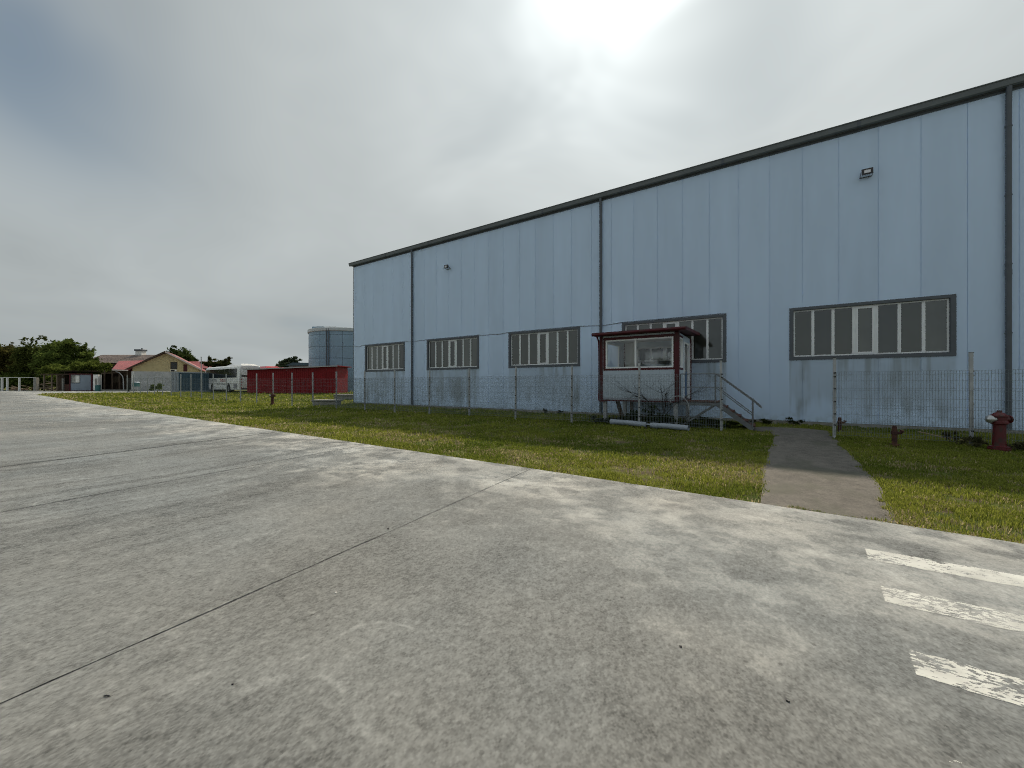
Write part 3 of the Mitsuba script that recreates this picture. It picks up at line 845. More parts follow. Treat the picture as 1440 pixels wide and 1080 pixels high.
for y, xs in ((LY0 - 0.02, (LX0 + 0.03, LX1 - 0.05)), (LY0 + 0.85, (LX1 - 0.12,))):
    for x in xs:
        MB().tube([(x, y, LZ - 0.12), (x, y, LZ + 0.92)], rl + 0.004, 8).put(K + '__baluster', 'mat_stair', 40)
    MB().tube([(-0.22, y, 0.0), (-0.22, y, 0.96)], rl + 0.003, 8).put(K + '__baluster', 'mat_stair', 40)
    MB().tube([(xs[0], y, LZ + 0.92), (LX1 - 0.05, y, LZ + 0.92), (-0.22, y, 0.93), (0.02, y, 0.70)], rl, 8).put(K + '__handrail', 'mat_stair', 40)
    MB().tube([(xs[0], y, LZ + 0.47), (LX1 - 0.05, y, LZ + 0.47), (-0.22, y, 0.46)], rl * 0.8, 8).put(K + '__rail', 'mat_stair', 40)
k = thing('bent_pipe', 'pale bent pipe arching out from under the cabin beside the landing', 'pipe')
t = np.linspace(0, math.pi, 14)
scene[k] = mikit.ply(MB().tube(np.column_stack([-2.28 - 0.29 * np.cos(t), 13.8 + 0 * t, 0.82 + 0.24 * np.sin(t) - 0.22 * (t / math.pi) ** 3]), 0.014, 8).mesh(), 'mat_galv', smooth=40)

# fallen drain pipes
for (a, b, lab) in (((-4.42, 13.25, 0.115), (-3.17, 13.05, 0.095), 'left half of the grey drain pipe lying in the grass before the cabin'), ((-3.02, 13.03, 0.09), (-1.86, 12.80, 0.09), 'right half of the grey drain pipe lying in the grass before the cabin')):
    k = thing('drain_pipe', lab, 'pipe', 'broken drain pipe in the grass')
    a, b = np.array(a), np.array(b)
    d = MB().tube([a, a + (b - a) * 0.5 + [0, 0, 0.012], b], 0.085, 18, False)
    d.tube([a, a + (b - a) * 0.5 + [0, 0, 0.012], b], 0.074, 18, False)
    for e in (a, b):
        n = (b - a) / np.linalg.norm(b - a)
        d.tube([e - n * 0.004, e + n * 0.004], 0.086, 18, False)
    kk = d.put(k + '__tube', 'mat_pipe', 40)
    n = (b - a) / np.linalg.norm(b - a)
    e = a if 'left' in lab else a + n * 0.1
    MB().tube([e - n * 0.02, e + n * 0.14], 0.093, 18, False).put(k + '__collar', 'mat_pipe', 40)
k = thing('pipe_shell', 'split piece of drain pipe lying between the two pipe halves', 'pipe')
a, b = np.array((-3.22, 13.06, 0.05)), np.array((-2.80, 12.98, 0.05))
n = (b - a) / np.linalg.norm(b - a)
s_ = np.array([-n[1], n[0], 0])
tt = np.linspace(0.15, 2.5, 9)
sh = [[p + 0.088 * (math.cos(q) * s_ + math.sin(q) * np.array([0, 0, 1.0])) for q in tt] for p in (a, b)]
scene[k] = mikit.ply(MB().raw(np.array(sh).reshape(-1, 3), [[i, i + 1, 9 + i + 1, 9 + i] for i in range(8)]).mesh(), 'mat_pipe')

# ------------------------------------------------------------------ hydrants and stubs
def hydrant(x, y, h, lab, m, rot=0.0, cap='mat_silver'):
    z = float(rise(x, y))
    s = h / 0.845
    k = thing('fire_hydrant', lab, 'hydrant')
    o = dict(x=x, y=y, z=z, rot=rot)
    P = lambda pr: [(r * s, zz * s) for r, zz in pr]
    MB(**o).lathe(P([(0, -0.05), (0.17, -0.05), (0.17, 0.03), (0.15, 0.035), (0.15, 0.07), (0.105, 0.08), (0.10, 0.12), (0.095, 0.5), (0.10, 0.54), (0.135, 0.56), (0.135, 0.60), (0.115, 0.62), (0.115, 0.70), (0.135, 0.71), (0.135, 0.735), (0.11, 0.75), (0.075, 0.79), (0.04, 0.805), (0.038, 0.845), (0, 0.845)]), 20).put(k + '__barrel', m, 35)
    for s_, cm in ((-1, cap), (1, m)):
        c = MB(**o)
        c.lathe([(0.062 * s, 0.08 * s * s_), (0.062 * s, 0.16 * s * s_), (0.085 * s, 0.165 * s * s_), (0.085 * s, 0.19 * s * s_), (0.05 * s, 0.215 * s * s_), (0.02 * s, 0.235 * s * s_), (0, 0.235 * s * s_)], 14, 0, 0, 0.655 * s, 'x')
        c.put(k + '__nozzle', cm, 35)
    b = MB(**o)
    for i in range(8):
        a = i / 8 * 2 * math.pi
        b.lathe([(0.012 * s, 0.03 * s), (0.012 * s, 0.052 * s), (0, 0.055 * s)], 6, 0.16 * s * math.cos(a) * 0.97, 0.16 * s * math.sin(a) * 0.97)
        b.lathe([(0.010 * s, 0.735 * s), (0.010 * s, 0.75 * s), (0, 0.753 * s)], 6, 0.122 * s * math.cos(a), 0.122 * s * math.sin(a))
    b.put(k + '__bolts', m)
    return k


hydrant(4.40, 12.92, 0.86, 'dull red fire hydrant with one silver cap in front of the right fence', 'mat_hydrant', 0.45)
hydrant(-28.2, 13.2, 0.80, 'small dark fire hydrant with a pale cap before the red shed', 'mat_rust', 0.5)
for x, y, h, lab in ((2.64, 12.49, 0.46, 'short rusty pipe stub with a side spout in the grass before the right fence'), (2.03, 15.36, 0.42, 'short rusty pipe stub behind the fence post right of the path')):
    k = thing('pipe_stub', lab, 'pipe stub')
    mb = MB(x, y, 0)
    mb.lathe([(0.085, -0.05), (0.085, 0.03), (0.05, 0.035), (0.05, h * 0.55), (0.062, h * 0.56), (0.062, h * 0.72), (0.045, h * 0.74), (0.045, h * 0.93), (0.03, h), (0, h)], 12)
    mb.put(k + '__pipe', 'mat_rust', 35)
    MB(x, y, 0).tube([(0, 0, h * 0.60), (0.10, -0.03, h * 0.64), (0.125, -0.04, h * 0.78)], [0.035, 0.034, 0.04], 10).put(k + '__spout', 'mat_rust', 35)
k = thing('grass_stick', 'thin pale stick lying in the grass behind the right fence', 'stick')
scene[k] = mikit.ply(MB().tube([(3.55, 14.6, 0.16), (3.9, 14.25, 0.08), (4.25, 14.0, 0.04)], [0.012, 0.014, 0.01], 6).mesh(), 'mat_lumber')

# low concrete blocks on the grass near the warehouse's far corner
for (x, y), w, d, h, lab in ((spot(460, 26.3), 1.7, 1.0, 0.34, 'low concrete cover slab in the grass before the red shed, the nearer of two'), (spot(487, 33.0), 1.75, 1.2, 0.42, 'low concrete cover slab beside the warehouse corner, the farther of two')):
    k = thing('concrete_block', lab, 'concrete block')
    z = float(rise(x, y))
    MB(x, y, z, ALPHA).box(-w / 2 + 0.08, w / 2 - 0.08, -d / 2 + 0.08, d / 2 - 0.08, -0.1, h * 0.7).put(k + '__base', 'mat_cast')
    MB(x, y, z, ALPHA).box(-w / 2, w / 2, -d / 2, d / 2, h * 0.7, h, 0.03).put(k + '__lid', 'mat_cast')

# ------------------------------------------------------------------ background helpers: a local frame with x to the right and y away from the lens
def frame(px, Y, turn=0.0, dz=0.0):
    x, y = spot(px, Y)
    return dict(x=x, y=y, z=float(rise(x, y)) + dz, rot=ALPHA + turn)


# silo: bolted plates, five rows of ten
K = thing('silo_tank', 'round blue grey bolted plate tank with a pale rim behind the warehouse corner', 'tank')
o = frame(490, 55)
R = 5.05
rows = [-0.1, 1.35, 2.9, 4.45, 6.0, 7.55, 8.05]
for i in range(len(rows) - 1):
    off = 0.09 * (i % 2)
    for j in range(10):
        a0 = math.radians(-57 + 36 * j + 90 + 180) + 0.004 + off * 0
        a1 = a0 + math.radians(36) - 0.008
        n = 6
        t = np.linspace(a0, a1, n)
        z0, z1 = rows[i] + 0.02, rows[i + 1] - 0.02
        r0 = R - 0.01 * (i % 2)
        v = []
        for rr in (r0, r0 - 0.05):
            for z in (z0, z1):
                v += [(rr * math.cos(q), rr * math.sin(q), z) for q in t]
        f = []
        for q in range(n - 1):
            f += [[q, q + 1, n + q + 1, n + q], [n + q, n + q + 1, 3 * n + q + 1, 3 * n + q], [q, 2 * n + q, 2 * n + q + 1, q + 1]]
        f += [[0, n, 3 * n, 2 * n], [n - 1, 3 * n - 1, 4 * n - 1, 2 * n - 1]]
        MB(**o).raw(v, f).put(K + '__plate', 'mat_silo', 20)
MB(**o).lathe([(R - 0.045, -0.1), (R - 0.045, 8.05)], 60).put(K + '__inner_wall', 'mat_dark', 30)
MB(**o).lathe([(R - 0.05, 8.0), (R + 0.10, 8.0), (R + 0.14, 8.05), (R + 0.14, 8.40), (R + 0.08, 8.45), (R - 0.2, 8.45)], 60).put(K + '__rim', 'mat_silo_rim', 30)
MB(**o).lathe([(R + 0.02, 8.42), (0.0, 8.75)], 60).put(K + '__roof', 'mat_silo_rim', 30)
mb = MB(**o).box(-4.4, -2.7, -1.6, -0.2, 8.4, 9.05, 0.03).box(-2.7, -1.9, -1.4, -0.4, 8.4, 8.8, 0.03)
mb.put(K + '__hatch', 'mat_silo')
mb = MB(**o)
for x in (-3.2, -2.4, -1.5, -0.6):
    mb.tube([(x, -2.6, 8.4), (x, -2.6, 8.95)], 0.02, 6)
mb.tube([(-3.2, -2.6, 8.95), (-0.6, -2.6, 8.95)], 0.02, 6)
mb.put(K + '__railing', 'mat_galv')
a = math.radians(-90 - 6)
for da in (-0.03, 0.03):
    MB(**o).tube([((R + 0.1) * math.cos(a + da), (R + 0.1) * math.sin(a + da), 0), ((R + 0.1) * math.cos(a + da), (R + 0.1) * math.sin(a + da), 8.3)], 0.06, 8).put(K + '__pipe', 'mat_anthracite', 40)

# red shed of profiled sheet
K = thing('red_shed', 'long red profiled metal shed behind the mesh fence', 'shed')
o = frame(417.5, 44, -0.03)
L0, L1 = -5.83, 4.5


def ribbed(mb, x0, x1, y, zl, zr, z0, pitch=0.22, dep=0.035):
    n = int(round((x1 - x0) / pitch))
    pts = []
    for i in range(n):
        a = x0 + (x1 - x0) * i / n
        w = (x1 - x0) / n
        pts += [(a, y), (a + 0.42 * w, y), (a + 0.52 * w, y - dep), (a + 0.90 * w, y - dep)]
    pts.append((x1, y))
    v = []
    for (x, yy) in pts:
        zt = zl + (zr - zl) * (x - L0) / (L1 - L0)
        v += [(x, yy, z0), (x, yy, zt)]
    return mb.raw(v, [[2 * i, 2 * i + 2, 2 * i + 3, 2 * i + 1] for i in range(len(pts) - 1)])


for i, (a, b) in enumerate(((L0, -3.5), (-3.5, -1.2), (-1.2, 1.1), (1.1, 3.4), (3.4, L1))):
    ribbed(MB(**o), a + 0.004, b - 0.004, -0.006 * (i % 2), 2.72, 3.1, 0.02).put(K + '__wall_sheet', 'mat_red_sheet')
mb = MB(**o).box(L0, L0 + 0.05, 0.05, 3, 0, 2.72).box(L0, L1, 3.0, 3.05, 0, 2.72)
mb.put(K + '__side_wall', 'mat_red_sheet')
MB(**o).box(L1 - 0.05, L1, 0.05, 3, 0, 3.1).put(K + '__end_wall', 'mat_red_sheet')
mb = MB(**o).upright(Polygon([(L0 - 0.2, 2.70), (L1 + 0.35, 3.10), (L1 + 0.35, 3.20), (L0 - 0.2, 2.80)]), -0.35, 3.3)
mb.put(K + '__roof', 'mat_red_sheet')
MB(**o).upright(Polygon([(L0 - 0.22, 2.68), (L1 + 0.37, 3.08), (L1 + 0.37, 3.19), (L0 - 0.22, 2.79)]), -0.40, -0.36).put(K + '__fascia', 'mat_galv')

# blue container
K = thing('shipping_container', 'dark blue steel container with grey end doors behind the fence', 'container')
o = frame(250, 50, math.radians(57))
CL, CW, CH = 6.06, 2.44, 2.62


def corrugate(mb, L, y, z0, z1, x0, sgn):
    n = int(L / 0.28)
    pts = []
    for i in range(n):
        w = L / n
        a = x0 + i * w
        pts += [(a, y), (a + .3 * w, y), (a + .5 * w, y + sgn * .036), (a + .8 * w, y + sgn * .036)]
    pts.append((x0 + L, y))
    v = []
    for x, yy in pts:
        v += [(x, yy, z0), (x, yy, z1)]
    return mb.raw(v, [[2 * i, 2 * i + 2, 2 * i + 3, 2 * i + 1] for i in range(len(pts) - 1)])


corrugate(MB(**o), CL - 0.24, 0.03, 0.15, CH - 0.1, 0.12, 1).put(K + '__side', 'mat_container')
corrugate(MB(**o), CL - 0.24, CW - 0.03, 0.15, CH - 0.1, 0.12, -1).put(K + '__side', 'mat_container')
MB(**o).box(0.02, CL, 0.02, CW - 0.02, CH - 0.06, CH - 0.02).put(K + '__roof', 'mat_container')
MB(**o).box(CL - 0.04, CL, 0.1, CW - 0.1, 0.1, CH - 0.05).put(K + '__end_wall', 'mat_container')
mb = MB(**o)
for x in (0, CL - 0.12):
    for y in (0, CW - 0.12):
        mb.box(x, x + 0.12, y, y + 0.12, 0.0, CH)
for y in (0, CW - 0.1):
    mb.box(0.12, CL - 0.12, y, y + 0.10, 0.03, 0.18).box(0.12, CL - 0.12, y, y + 0.08, CH - 0.12, CH)
mb.box(-0.002, 0.12, 0.12, CW - 0.12, 0.03, 0.17).box(-0.002, 0.12, 0.12, CW - 0.12, CH - 0.14, CH)
mb.put(K + '__frame', 'mat_container_door')
for y0, y1 in ((0.13, CW / 2 - 0.01), (CW / 2 + 0.01, CW - 0.13)):
    kk = MB(**o).box(0.02, 0.07, y0, y1, 0.18, CH - 0.15, 0.01).put(K + '__door', 'mat_container_door')
    lr = MB(**o)
    for y in (y0 + 0.28, y1 - 0.25):
        lr.tube([(-0.02, y, 0.12), (-0.02, y, CH - 0.1)], 0.022, 8)
        for z in (0.3, 1.2, 2.3):
            lr.box(-0.03, 0.02, y - 0.05, y + 0.05, z, z + 0.08)
    put(kk + '__lock_rod', lr.mesh(), 'mat_galv')
    put(kk + '__handle', MB(**o).box(-0.05, -0.035, y0 + 0.25, y0 + 0.7, 1.0, 1.04).mesh(), 'mat_galv')
    put(kk + '__vent', MB(**o).box(0.005, 0.02, y0 + 0.40, y0 + 0.52, 1.5, 2.1).box(0.005, 0.02, y0 + 0.40, y0 + 0.52, 0.35, 0.8).mesh(), 'mat_dark')


# ------------------------------------------------------------------ coaches
def coach(px, Y, turn, lab, body, group=None, letters=False, detail=True):
    """x runs from the rear (0) to the front, y = 0 is the side that is seen, y < 0 the far side."""
    K = thing('coach', lab, 'bus', group)
    o = frame(px, Y, turn)
    L, Wd, H0, H1 = 12.4, 2.5, 0.34, 3.42
    sec = [(0, H0 + 0.15), (0.0, 1.25), (-0.02, 2.0), (-0.07, 2.9), (-0.16, 3.25), (-0.34, 3.38), (-Wd / 2, 3.44)]
    half = np.array(sec)
    other = np.array([(-Wd - y, z) for y, z in half[::-1]])[1:]
    ring = np.vstack([half, other, [(-Wd + 0.06, H0), (-0.06, H0)]])
    xs = [0.0, 0.10, 0.35, L - 0.6, L - 0.15, L]
    sc = [0.93, 0.98, 1.0, 1.0, 0.97, 0.88]
    v, n = [], len(ring)
    for x, s in zip(xs, sc):
        for y, z in ring:
            v.append((x, -Wd / 2 + (y + Wd / 2) * (0.5 + 0.5 * s), H0 + (z - H0) * (0.6 + 0.4 * s)))
    f = [[i * n + k, i * n + (k + 1) % n, (i + 1) * n + (k + 1) % n, (i + 1) * n + k] for i in range(len(xs) - 1) for k in range(n)]
    mb = MB(**o).raw(v, f)
    for i in (0, len(xs) - 1):
        vv = np.array(v[i * n:(i + 1) * n])
        mb.raw(np.vstack([vv, vv.mean(0)]), [[q, (q + 1) % n, n] for q in range(n)])
    mb.put(K + '__body', body, 25)
    # air conditioning pod
    MB(**o).hull([(x, y, z) for x, y, z in [(0.5, -0.35, 3.40), (0.5, -Wd + 0.35, 3.40), (5.2, -0.35, 3.40), (5.2, -Wd + 0.35, 3.40), (0.8, -0.55, 3.58), (0.8, -Wd + 0.55, 3.58), (4.4, -0.55, 3.58), (4.4, -Wd + 0.55, 3.58)]]).put(K + '__roof_pod', body)
    # side glazing in panes
    xw = [0.75, 3.1, 5.0, 6.9, 8.8, 10.7, 11.9]
    for side in (0, 1):
        for a, b in zip(xw[:-1], xw[1:]):
            pn = [(a + 0.03, 1.86), (b - 0.03, 1.86), (b - 0.03, 2.98), (a + 0.03, 2.98)]
            vv = []
            for x, z in pn:
                y = 0.012 - 0.02 * (z > 2.5) - 0.055 * (z > 2.5)
                vv.append((x, y if side == 0 else -Wd - y, z))
            MB(**o).raw(vv, [[0, 1, 2, 3]]).put(K + '__side_window', 'mat_coach_glass')
    mb = MB(**o).raw([(-0.012, -0.20, 1.95), (-0.012, -Wd + 0.20, 1.95), (0.05, -Wd + 0.32, 2.95), (0.05, -0.32, 2.95)], [[0, 1, 2, 3]])
    # the end tapers in, so the pane is set just outside it
    mb.put(K + '__rear_window', 'mat_coach_glass')
    MB(**o).raw([(L + 0.012, -0.25, 1.3), (L + 0.012, -Wd + 0.25, 1.3), (L + 0.012, -Wd + 0.35, 2.9), (L + 0.012, -0.35, 2.9)], [[0, 1, 2, 3]]).put(K + '__windscreen', 'mat_coach_glass')
    MB(**o).box(-0.03, -0.012, -Wd + 0.9, -0.35, 2.98, 3.16).put(K + '__sign', 'mat_white')
    if not detail:
        return K
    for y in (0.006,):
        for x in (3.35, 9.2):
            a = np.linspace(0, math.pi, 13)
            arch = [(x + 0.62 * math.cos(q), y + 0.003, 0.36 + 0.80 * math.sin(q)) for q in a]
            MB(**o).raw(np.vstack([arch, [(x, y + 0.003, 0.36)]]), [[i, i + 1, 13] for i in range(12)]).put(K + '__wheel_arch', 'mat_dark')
    for x in (3.35, 9.2):
        for y in (-0.14, -Wd + 0.16):
            w = MB(**o).lathe([(0.30, -0.15), (0.50, -0.13), (0.52, -0.06), (0.52, 0.10), (0.50, 0.15), (0.30, 0.15)], 20, x, y, 0.52, 'y')
            kk = w.put(K + '__wheel', 'mat_rubber', 35)
            put(kk + '__rim', MB(**o).lathe([(0.30, 0.15), (0.26, 0.10), (0.12, 0.12), (0.10, 0.17), (0, 0.17)], 16, x, y, 0.52, 'y').mesh(), 'mat_galv', 35)
    mb = MB(**o).box(0.4, 11.9, 0.002, 0.014, 1.12, 1.16)
    mb.put(K + '__trim_strip', 'mat_black')
    mb = MB(**o).box(4.4, 7.7, 0.002, 0.010, 0.98, 1.02)
    mb.put(K + '__locker_seam', 'mat_black')
    MB(**o).box(0.55, 1.75, 0.002, 0.010, 0.52, 1.06).put(K + '__engine_grille', 'mat_grey_print')
    for z in (0.62, 0.95, 1.30, 1.62):
        MB(**o).lathe([(0.0, -0.02), (0.085, -0.02), (0.10, 0.0)], 12, 0.0, -0.24, z, 'x').put(K + '__rear_light', 'mat_lamp_red')
        MB(**o).lathe([(0.0, -0.02), (0.085, -0.02), (0.10, 0.0)], 12, 0.0, -Wd + 0.24, z, 'x').put(K + '__rear_light', 'mat_lamp_red')
    MB(**o).box(-0.06, 0.0, -Wd + 0.2, -0.2, 0.40, 0.56, 0.02).put(K + '__bumper', 'mat_black')
    for x in (1.2, 5.6, 6.3, 7.6):
        MB(**o).box(x, x + 0.09, 0.004, 0.02, 0.50, 0.58).put(K + '__side_marker', 'mat_black')
    if letters:
        # the wording on the side is too small to read in the photo: rows of unreadable strokes of the same size and colour
        r2 = np.random.default_rng(3)
        for x0, x1, m in ((7.6, 11.6, 'mat_grey_print'), (4.0, 6.2, 'mat_lamp_red')):
            lt = MB(**o)
            x = x0
            while x < x1 - 0.1:
                w = r2.uniform(0.16, 0.26)
                lt.box(x, x + 0.07, 0.003, 0.012, 1.36, 1.70)
                if r2.random() < 0.7:
                    lt.box(x + 0.07, x + w, 0.003, 0.012, 1.63, 1.70)
                if r2.random() < 0.6:
                    lt.box(x + 0.07, x + w, 0.003, 0.012, 1.36, 1.42)
                x += w + 0.13
            lt.put(K + '__lettering', m)
    return K


bus_turn = math.radians(180 - 36)
coach(336, 46.6, bus_turn, 'white coach with dark side windows parked beside the blue container', 'mat_white_coach', None, True)
coach(372, 53, bus_turn, 'red coach parked behind the white coach, only its upper rear in view', 'mat_red_coach', None, False, False)
coach(400, 57, math.radians(180 - 8), 'red coach parked farthest right, its roof just showing above the red shed', 'mat_red_coach', None, False, False)

k = thing('steel_pole', 'thin upright steel pole at the left end of the white coach', 'pole')
o = frame(283, 47.5)
MB(**o).tube([(0, 0, -0.1), (0, 0, 4.35)], 0.05, 10).put(k + '__shaft', 'mat_galv', 40)
MB(**o).lathe([(0.05, 4.35), (0.065, 4.36), (0.065, 4.42), (0, 4.45)], 10).put(k + '__cap', 'mat_galv')

# ------------------------------------------------------------------ gabled house
K = thing('gabled_house', 'yellow gabled house with a pale lower wall and red roof behind the blue container', 'house')
o = frame(233, 60, math.radians(34))
PK, EL, ER = 6.0, 3.25, 3.42
gw = Polygon([(-3.75, 0), (4.1, 0), (4.1, 3.42), (0, 5.85), (-3.75, 3.55)])
up = gw.intersection(sbox(-6, 3.0, 6, 7))
lo = gw.intersection(sbox(-6, 0, 6, 3.0))
MB(**o).upright(up.difference(unary_union([sbox(0.55, 3.42, 1.38, 4.52), sbox(2.1, 3.05, 2.6, 4.2)])), 0.0, 0.25).put(K + '__gable_wall', 'mat_plaster')
MB(**o).upright(lo, -0.03, 0.22).put(K + '__lower_wall', 'mat_whitewash')
MB(**o).box(-3.75, -3.55, 0.25, 9, 0, 3.45).put(K + '__left_wall', 'mat_brown')  # brown instead of whitewash: the porch's shade is put into the wall colour
mb = MB(**o).box(3.9, 4.1, 0.25, 9, 0, 3.4).box(-3.75, 4.1, 9, 9.2, 0, 3.4)
mb.put(K + '__side_wall', 'mat_whitewash')
for sgn, ex, ez, m in ((-1, -4.5, 3.06, 'mat_red_roof'), (1, 4.45, 3.25, 'mat_red_roof')):
    rf = MB(**o).upright(Polygon([(0, PK), (ex, ez), (ex, ez + 0.16), (0, PK + 0.17)]), -0.5, 9.4)
    kk = rf.put(K + '__roof', m)
    put(kk + '__verge_board', MB(**o).upright(Polygon([(0, PK - 0.06), (ex, ez - 0.06), (ex, ez + 0.2), (0, PK + 0.22)]), -0.55, -0.503).mesh(), 'mat_verge' if sgn > 0 else 'mat_brown')
mb = MB(**o).upright(sbox(0.55, 3.42, 1.38, 4.52).difference(sbox(0.60, 3.48, 1.33, 4.46)), -0.02, 0.2)
kk = mb.put(K + '__window', 'mat_brown')
put(kk + '__pane', MB(**o).raw([(0.60, 0.1, 3.48), (1.33, 0.1, 3.48), (1.33, 0.1, 4.46), (0.60, 0.1, 4.46)], [[0, 1, 2, 3]]).mesh(), 'mat_coach_glass')
for z in (3.7, 3.95, 4.2):
    put(kk + '__slat', MB(**o).box(0.605, 1.325, 0.02, 0.06, z, z + 0.05).mesh(), 'mat_brown')
MB(**o).box(2.1, 2.6, 0.05, 0.15, 3.05, 4.2).put(K + '__shutter', 'mat_burgundy')
kk = MB(**o).box(0.6, 1.32, -0.38, -0.03, 3.02, 3.32, 0.03).put(K + '__air_conditioner', 'mat_white')
put(kk + '__grille', MB(**o).box(0.68, 1.1, -0.40, -0.382, 3.06, 3.28).mesh(), 'mat_dark')
MB(**o).box(-1.3, -0.5, -0.14, -0.035, 2.1, 2.16).put(K + '__sill', 'mat_white')
MB(**o).box(-3.86, -3.55, -0.08, 0.0, 0, 3.0).put(K + '__quoin', 'mat_white')

# another red roof showing past the gable
K = thing('red_roof_house', 'far house of which only a strip of red roof shows right of the gabled house', 'house')
o = frame(268, 74, math.radians(10))
MB(**o).box(-2.2, 2.9, 0.6, 6.5, 0, 4.2).put(K + '__wall', 'mat_whitewash')
MB(**o).sideways(Polygon([(0, 4.0), (3.5, 5.45), (7.0, 4.0), (7.0, 4.15), (3.5, 5.62), (0, 4.15)]), -2.6, 3.3).put(K + '__roof', 'mat_red_roof')

# porch with a red roof left of the house
K = thing('open_porch', 'dark open porch under a red lean-to roof left of the gabled house', 'porch')
def cam(px, py, Y):
    x, y = spot(px, Y)
    return np.array([x, y, EYE + (540 - py) / FOC * Y])
q = [cam(157.5, 520.4, 57), cam(180, 521.3, 57), cam(206, 507.8, 63), cam(167, 508.9, 63)]
n3 = np.array([0, 0, 0.14])
rf = MB().hull(q + [p + n3 for p in q])
kk = rf.put(K + '__roof', 'mat_red_roof')
sm = MB()
for i in range(1, 12):
    t = i / 12
    sm.bar(q[0] * (1 - t) + q[1] * t + n3, q[3] * (1 - t) + q[2] * t + n3, 0.05, 0.05)
put(kk + '__seams', sm.mesh(), 'mat_red_roof')
put(kk + '__fascia', MB().bar(q[0] + [0, 0, 0.03], q[1] + [0, 0, 0.03], 0.06, 0.16).mesh(), 'mat_verge')
for px, Y in ((147, 57.6), (158, 57.3), (179, 57.3), (168, 57.3)):
    x, y = spot(px, Y)
    z = float(rise(x, y))
    MB().bar((x, y, z - 0.1), (x, y, EYE + 19.5 / FOC * Y), 0.13, 0.13).put(K + '__post', 'mat_brown')
o = frame(165, 62.5)
kk = MB(**o).box(-4.6, 4.5, 0, 0.15, 0, 3.6).put(K + '__back_wall', 'mat_brown')
put(kk + '__window', MB(**o).box(-0.6, 0.5, -0.06, -0.01, 1.3, 2.3).mesh(), 'mat_wood')
MB(**o).box(-4.6, -4.45, -3.5, 0, 0, 3.0).put(K + '__side_wall', 'mat_brown')
MB(**o).box(-4.6, 1.0, -4.0, 0.1, 3.0, 3.08).put(K + '__ceiling', 'mat_brown')
mb = MB()
a, b = cam(143, 525.2, 58), cam(181, 523.0, 58)
mb.bar(a, b, 0.2, 0.16)
mb.put(K + '__beam', 'mat_brown')
d = [cam(163, 522.5, 57.2), cam(168, 524, 57.2), cam(172, 528.5, 57.2), cam(173.5, 533, 57.2), cam(173.8, 548, 57.2)]
MB().tube(d, 0.06, 8).put(K + '__drainpipe', 'mat_galv', 40)
MB(**frame(164, 57.0)).box(-3.0, 2.9, -0.25, 0.1, -0.1, 0.22).put(K + '__kerb', 'mat_cast')

# grey tiled house behind
K = thing('tiled_house', 'low house with grey brown tiled roof and white chimney behind the porch', 'house')
o = frame(162, 76)
zr, ze = 7.15, 5.15
courses = 9
for i in range(courses):
    t0, t1 = i / courses, (i + 1) / courses
    zz = lambda t: ze + (zr - ze) * t
    yy = lambda t: -0.6 + 5.0 * t
    for j in range(8):
        x0, x1 = -7.2 + j * 1.75, -7.2 + (j + 1) * 1.75
        MB(**o).hull([(x, yy(t0), zz(t0) + 0.09) for x in (x0 + .01, x1 - .01)] + [(x, yy(t0), zz(t0)) for x in (x0 + .01, x1 - .01)] + [(x, yy(t1) + .05, zz(t1) + 0.02) for x in (x0 + .01, x1 - .01)]).put(K + '__roof_tile_course', 'mat_grey_tile')
MB(**o).raw([(-7.2, 4.4, zr), (6.8, 4.4, zr), (6.8, 9.4, ze), (-7.2, 9.4, ze)], [[0, 1, 2, 3]]).put(K + '__roof', 'mat_grey_tile')
MB(**o).sideways(Polygon([(0, 0), (8.8, 0), (8.8, 5.2), (4.4, 7.0), (0, 5.2)]), -6.9, 6.5).put(K + '__wall', 'mat_brown')
MB(**o).sideways(Polygon([(-0.6, 5.05), (4.4, 7.05), (9.4, 5.05), (9.4, 5.3), (4.4, 7.3), (-0.6, 5.3)]), 6.8, 6.95).put(K + '__verge_board', 'mat_brown')
kk = MB(**o).box(0.15, 1.45, 3.9, 4.9, 6.6, 7.95).put(K + '__chimney', 'mat_white')
put(kk + '__cap', MB(**o).box(0.0, 1.6, 3.75, 5.05, 7.95, 8.3, 0.03).box(0.95, 1.15, 4.3, 4.5, 8.3, 8.55).mesh(), 'mat_anthracite')

# far low shed roof behind the coaches
K = thing('far_shed', 'distant low shed with a dark blue roof beside the round tank', 'shed')
o = frame(432, 74)
MB(**o).box(-3.5, 6, 0, 8, 0, 4.6).put(K + '__wall', 'mat_container_door')
MB(**o).upright(Polygon([(-3.9, 4.6), (6.4, 4.6), (6.4, 5.05), (-2.6, 5.15)]), -0.5, 8.5).put(K + '__roof', 'mat_container')

# ------------------------------------------------------------------ site cabin, lean-to, clutter at far left
K = thing('site_cabin', 'blue grey site cabin with burgundy edges at the far end of the lawn', 'cabin')
o = frame(97.5, 57, math.radians(40))
Wc, Hc = 2.3, 2.56
MB(**o).upright(sbox(0.05, 0.1, Wc - 0.05, Hc - 0.1).difference(sbox(0.2, 1.22, 1.02, 2.38)), 0.02, 0.08).put(K + '__front_wall', 'mat_cabin_blue')
MB(**o).box(0, 0.06, 0.08, 5.0, 0.1, Hc - 0.1).put(K + '__side_wall', 'mat_cabin_blue')
MB(**o).box(Wc - 0.06, Wc, 0.08, 5.0, 0.1, Hc - 0.1).put(K + '__side_wall', 'mat_cabin_blue')
MB(**o).box(-0.05, Wc + 0.05, -0.1, 5.1, Hc - 0.1, Hc + 0.06).put(K + '__roof', 'mat_burgundy')
MB(**o).box(-0.02, Wc + 0.02, -0.01, 5.0, 0.0, 0.1).put(K + '__floor_frame', 'mat_burgundy')
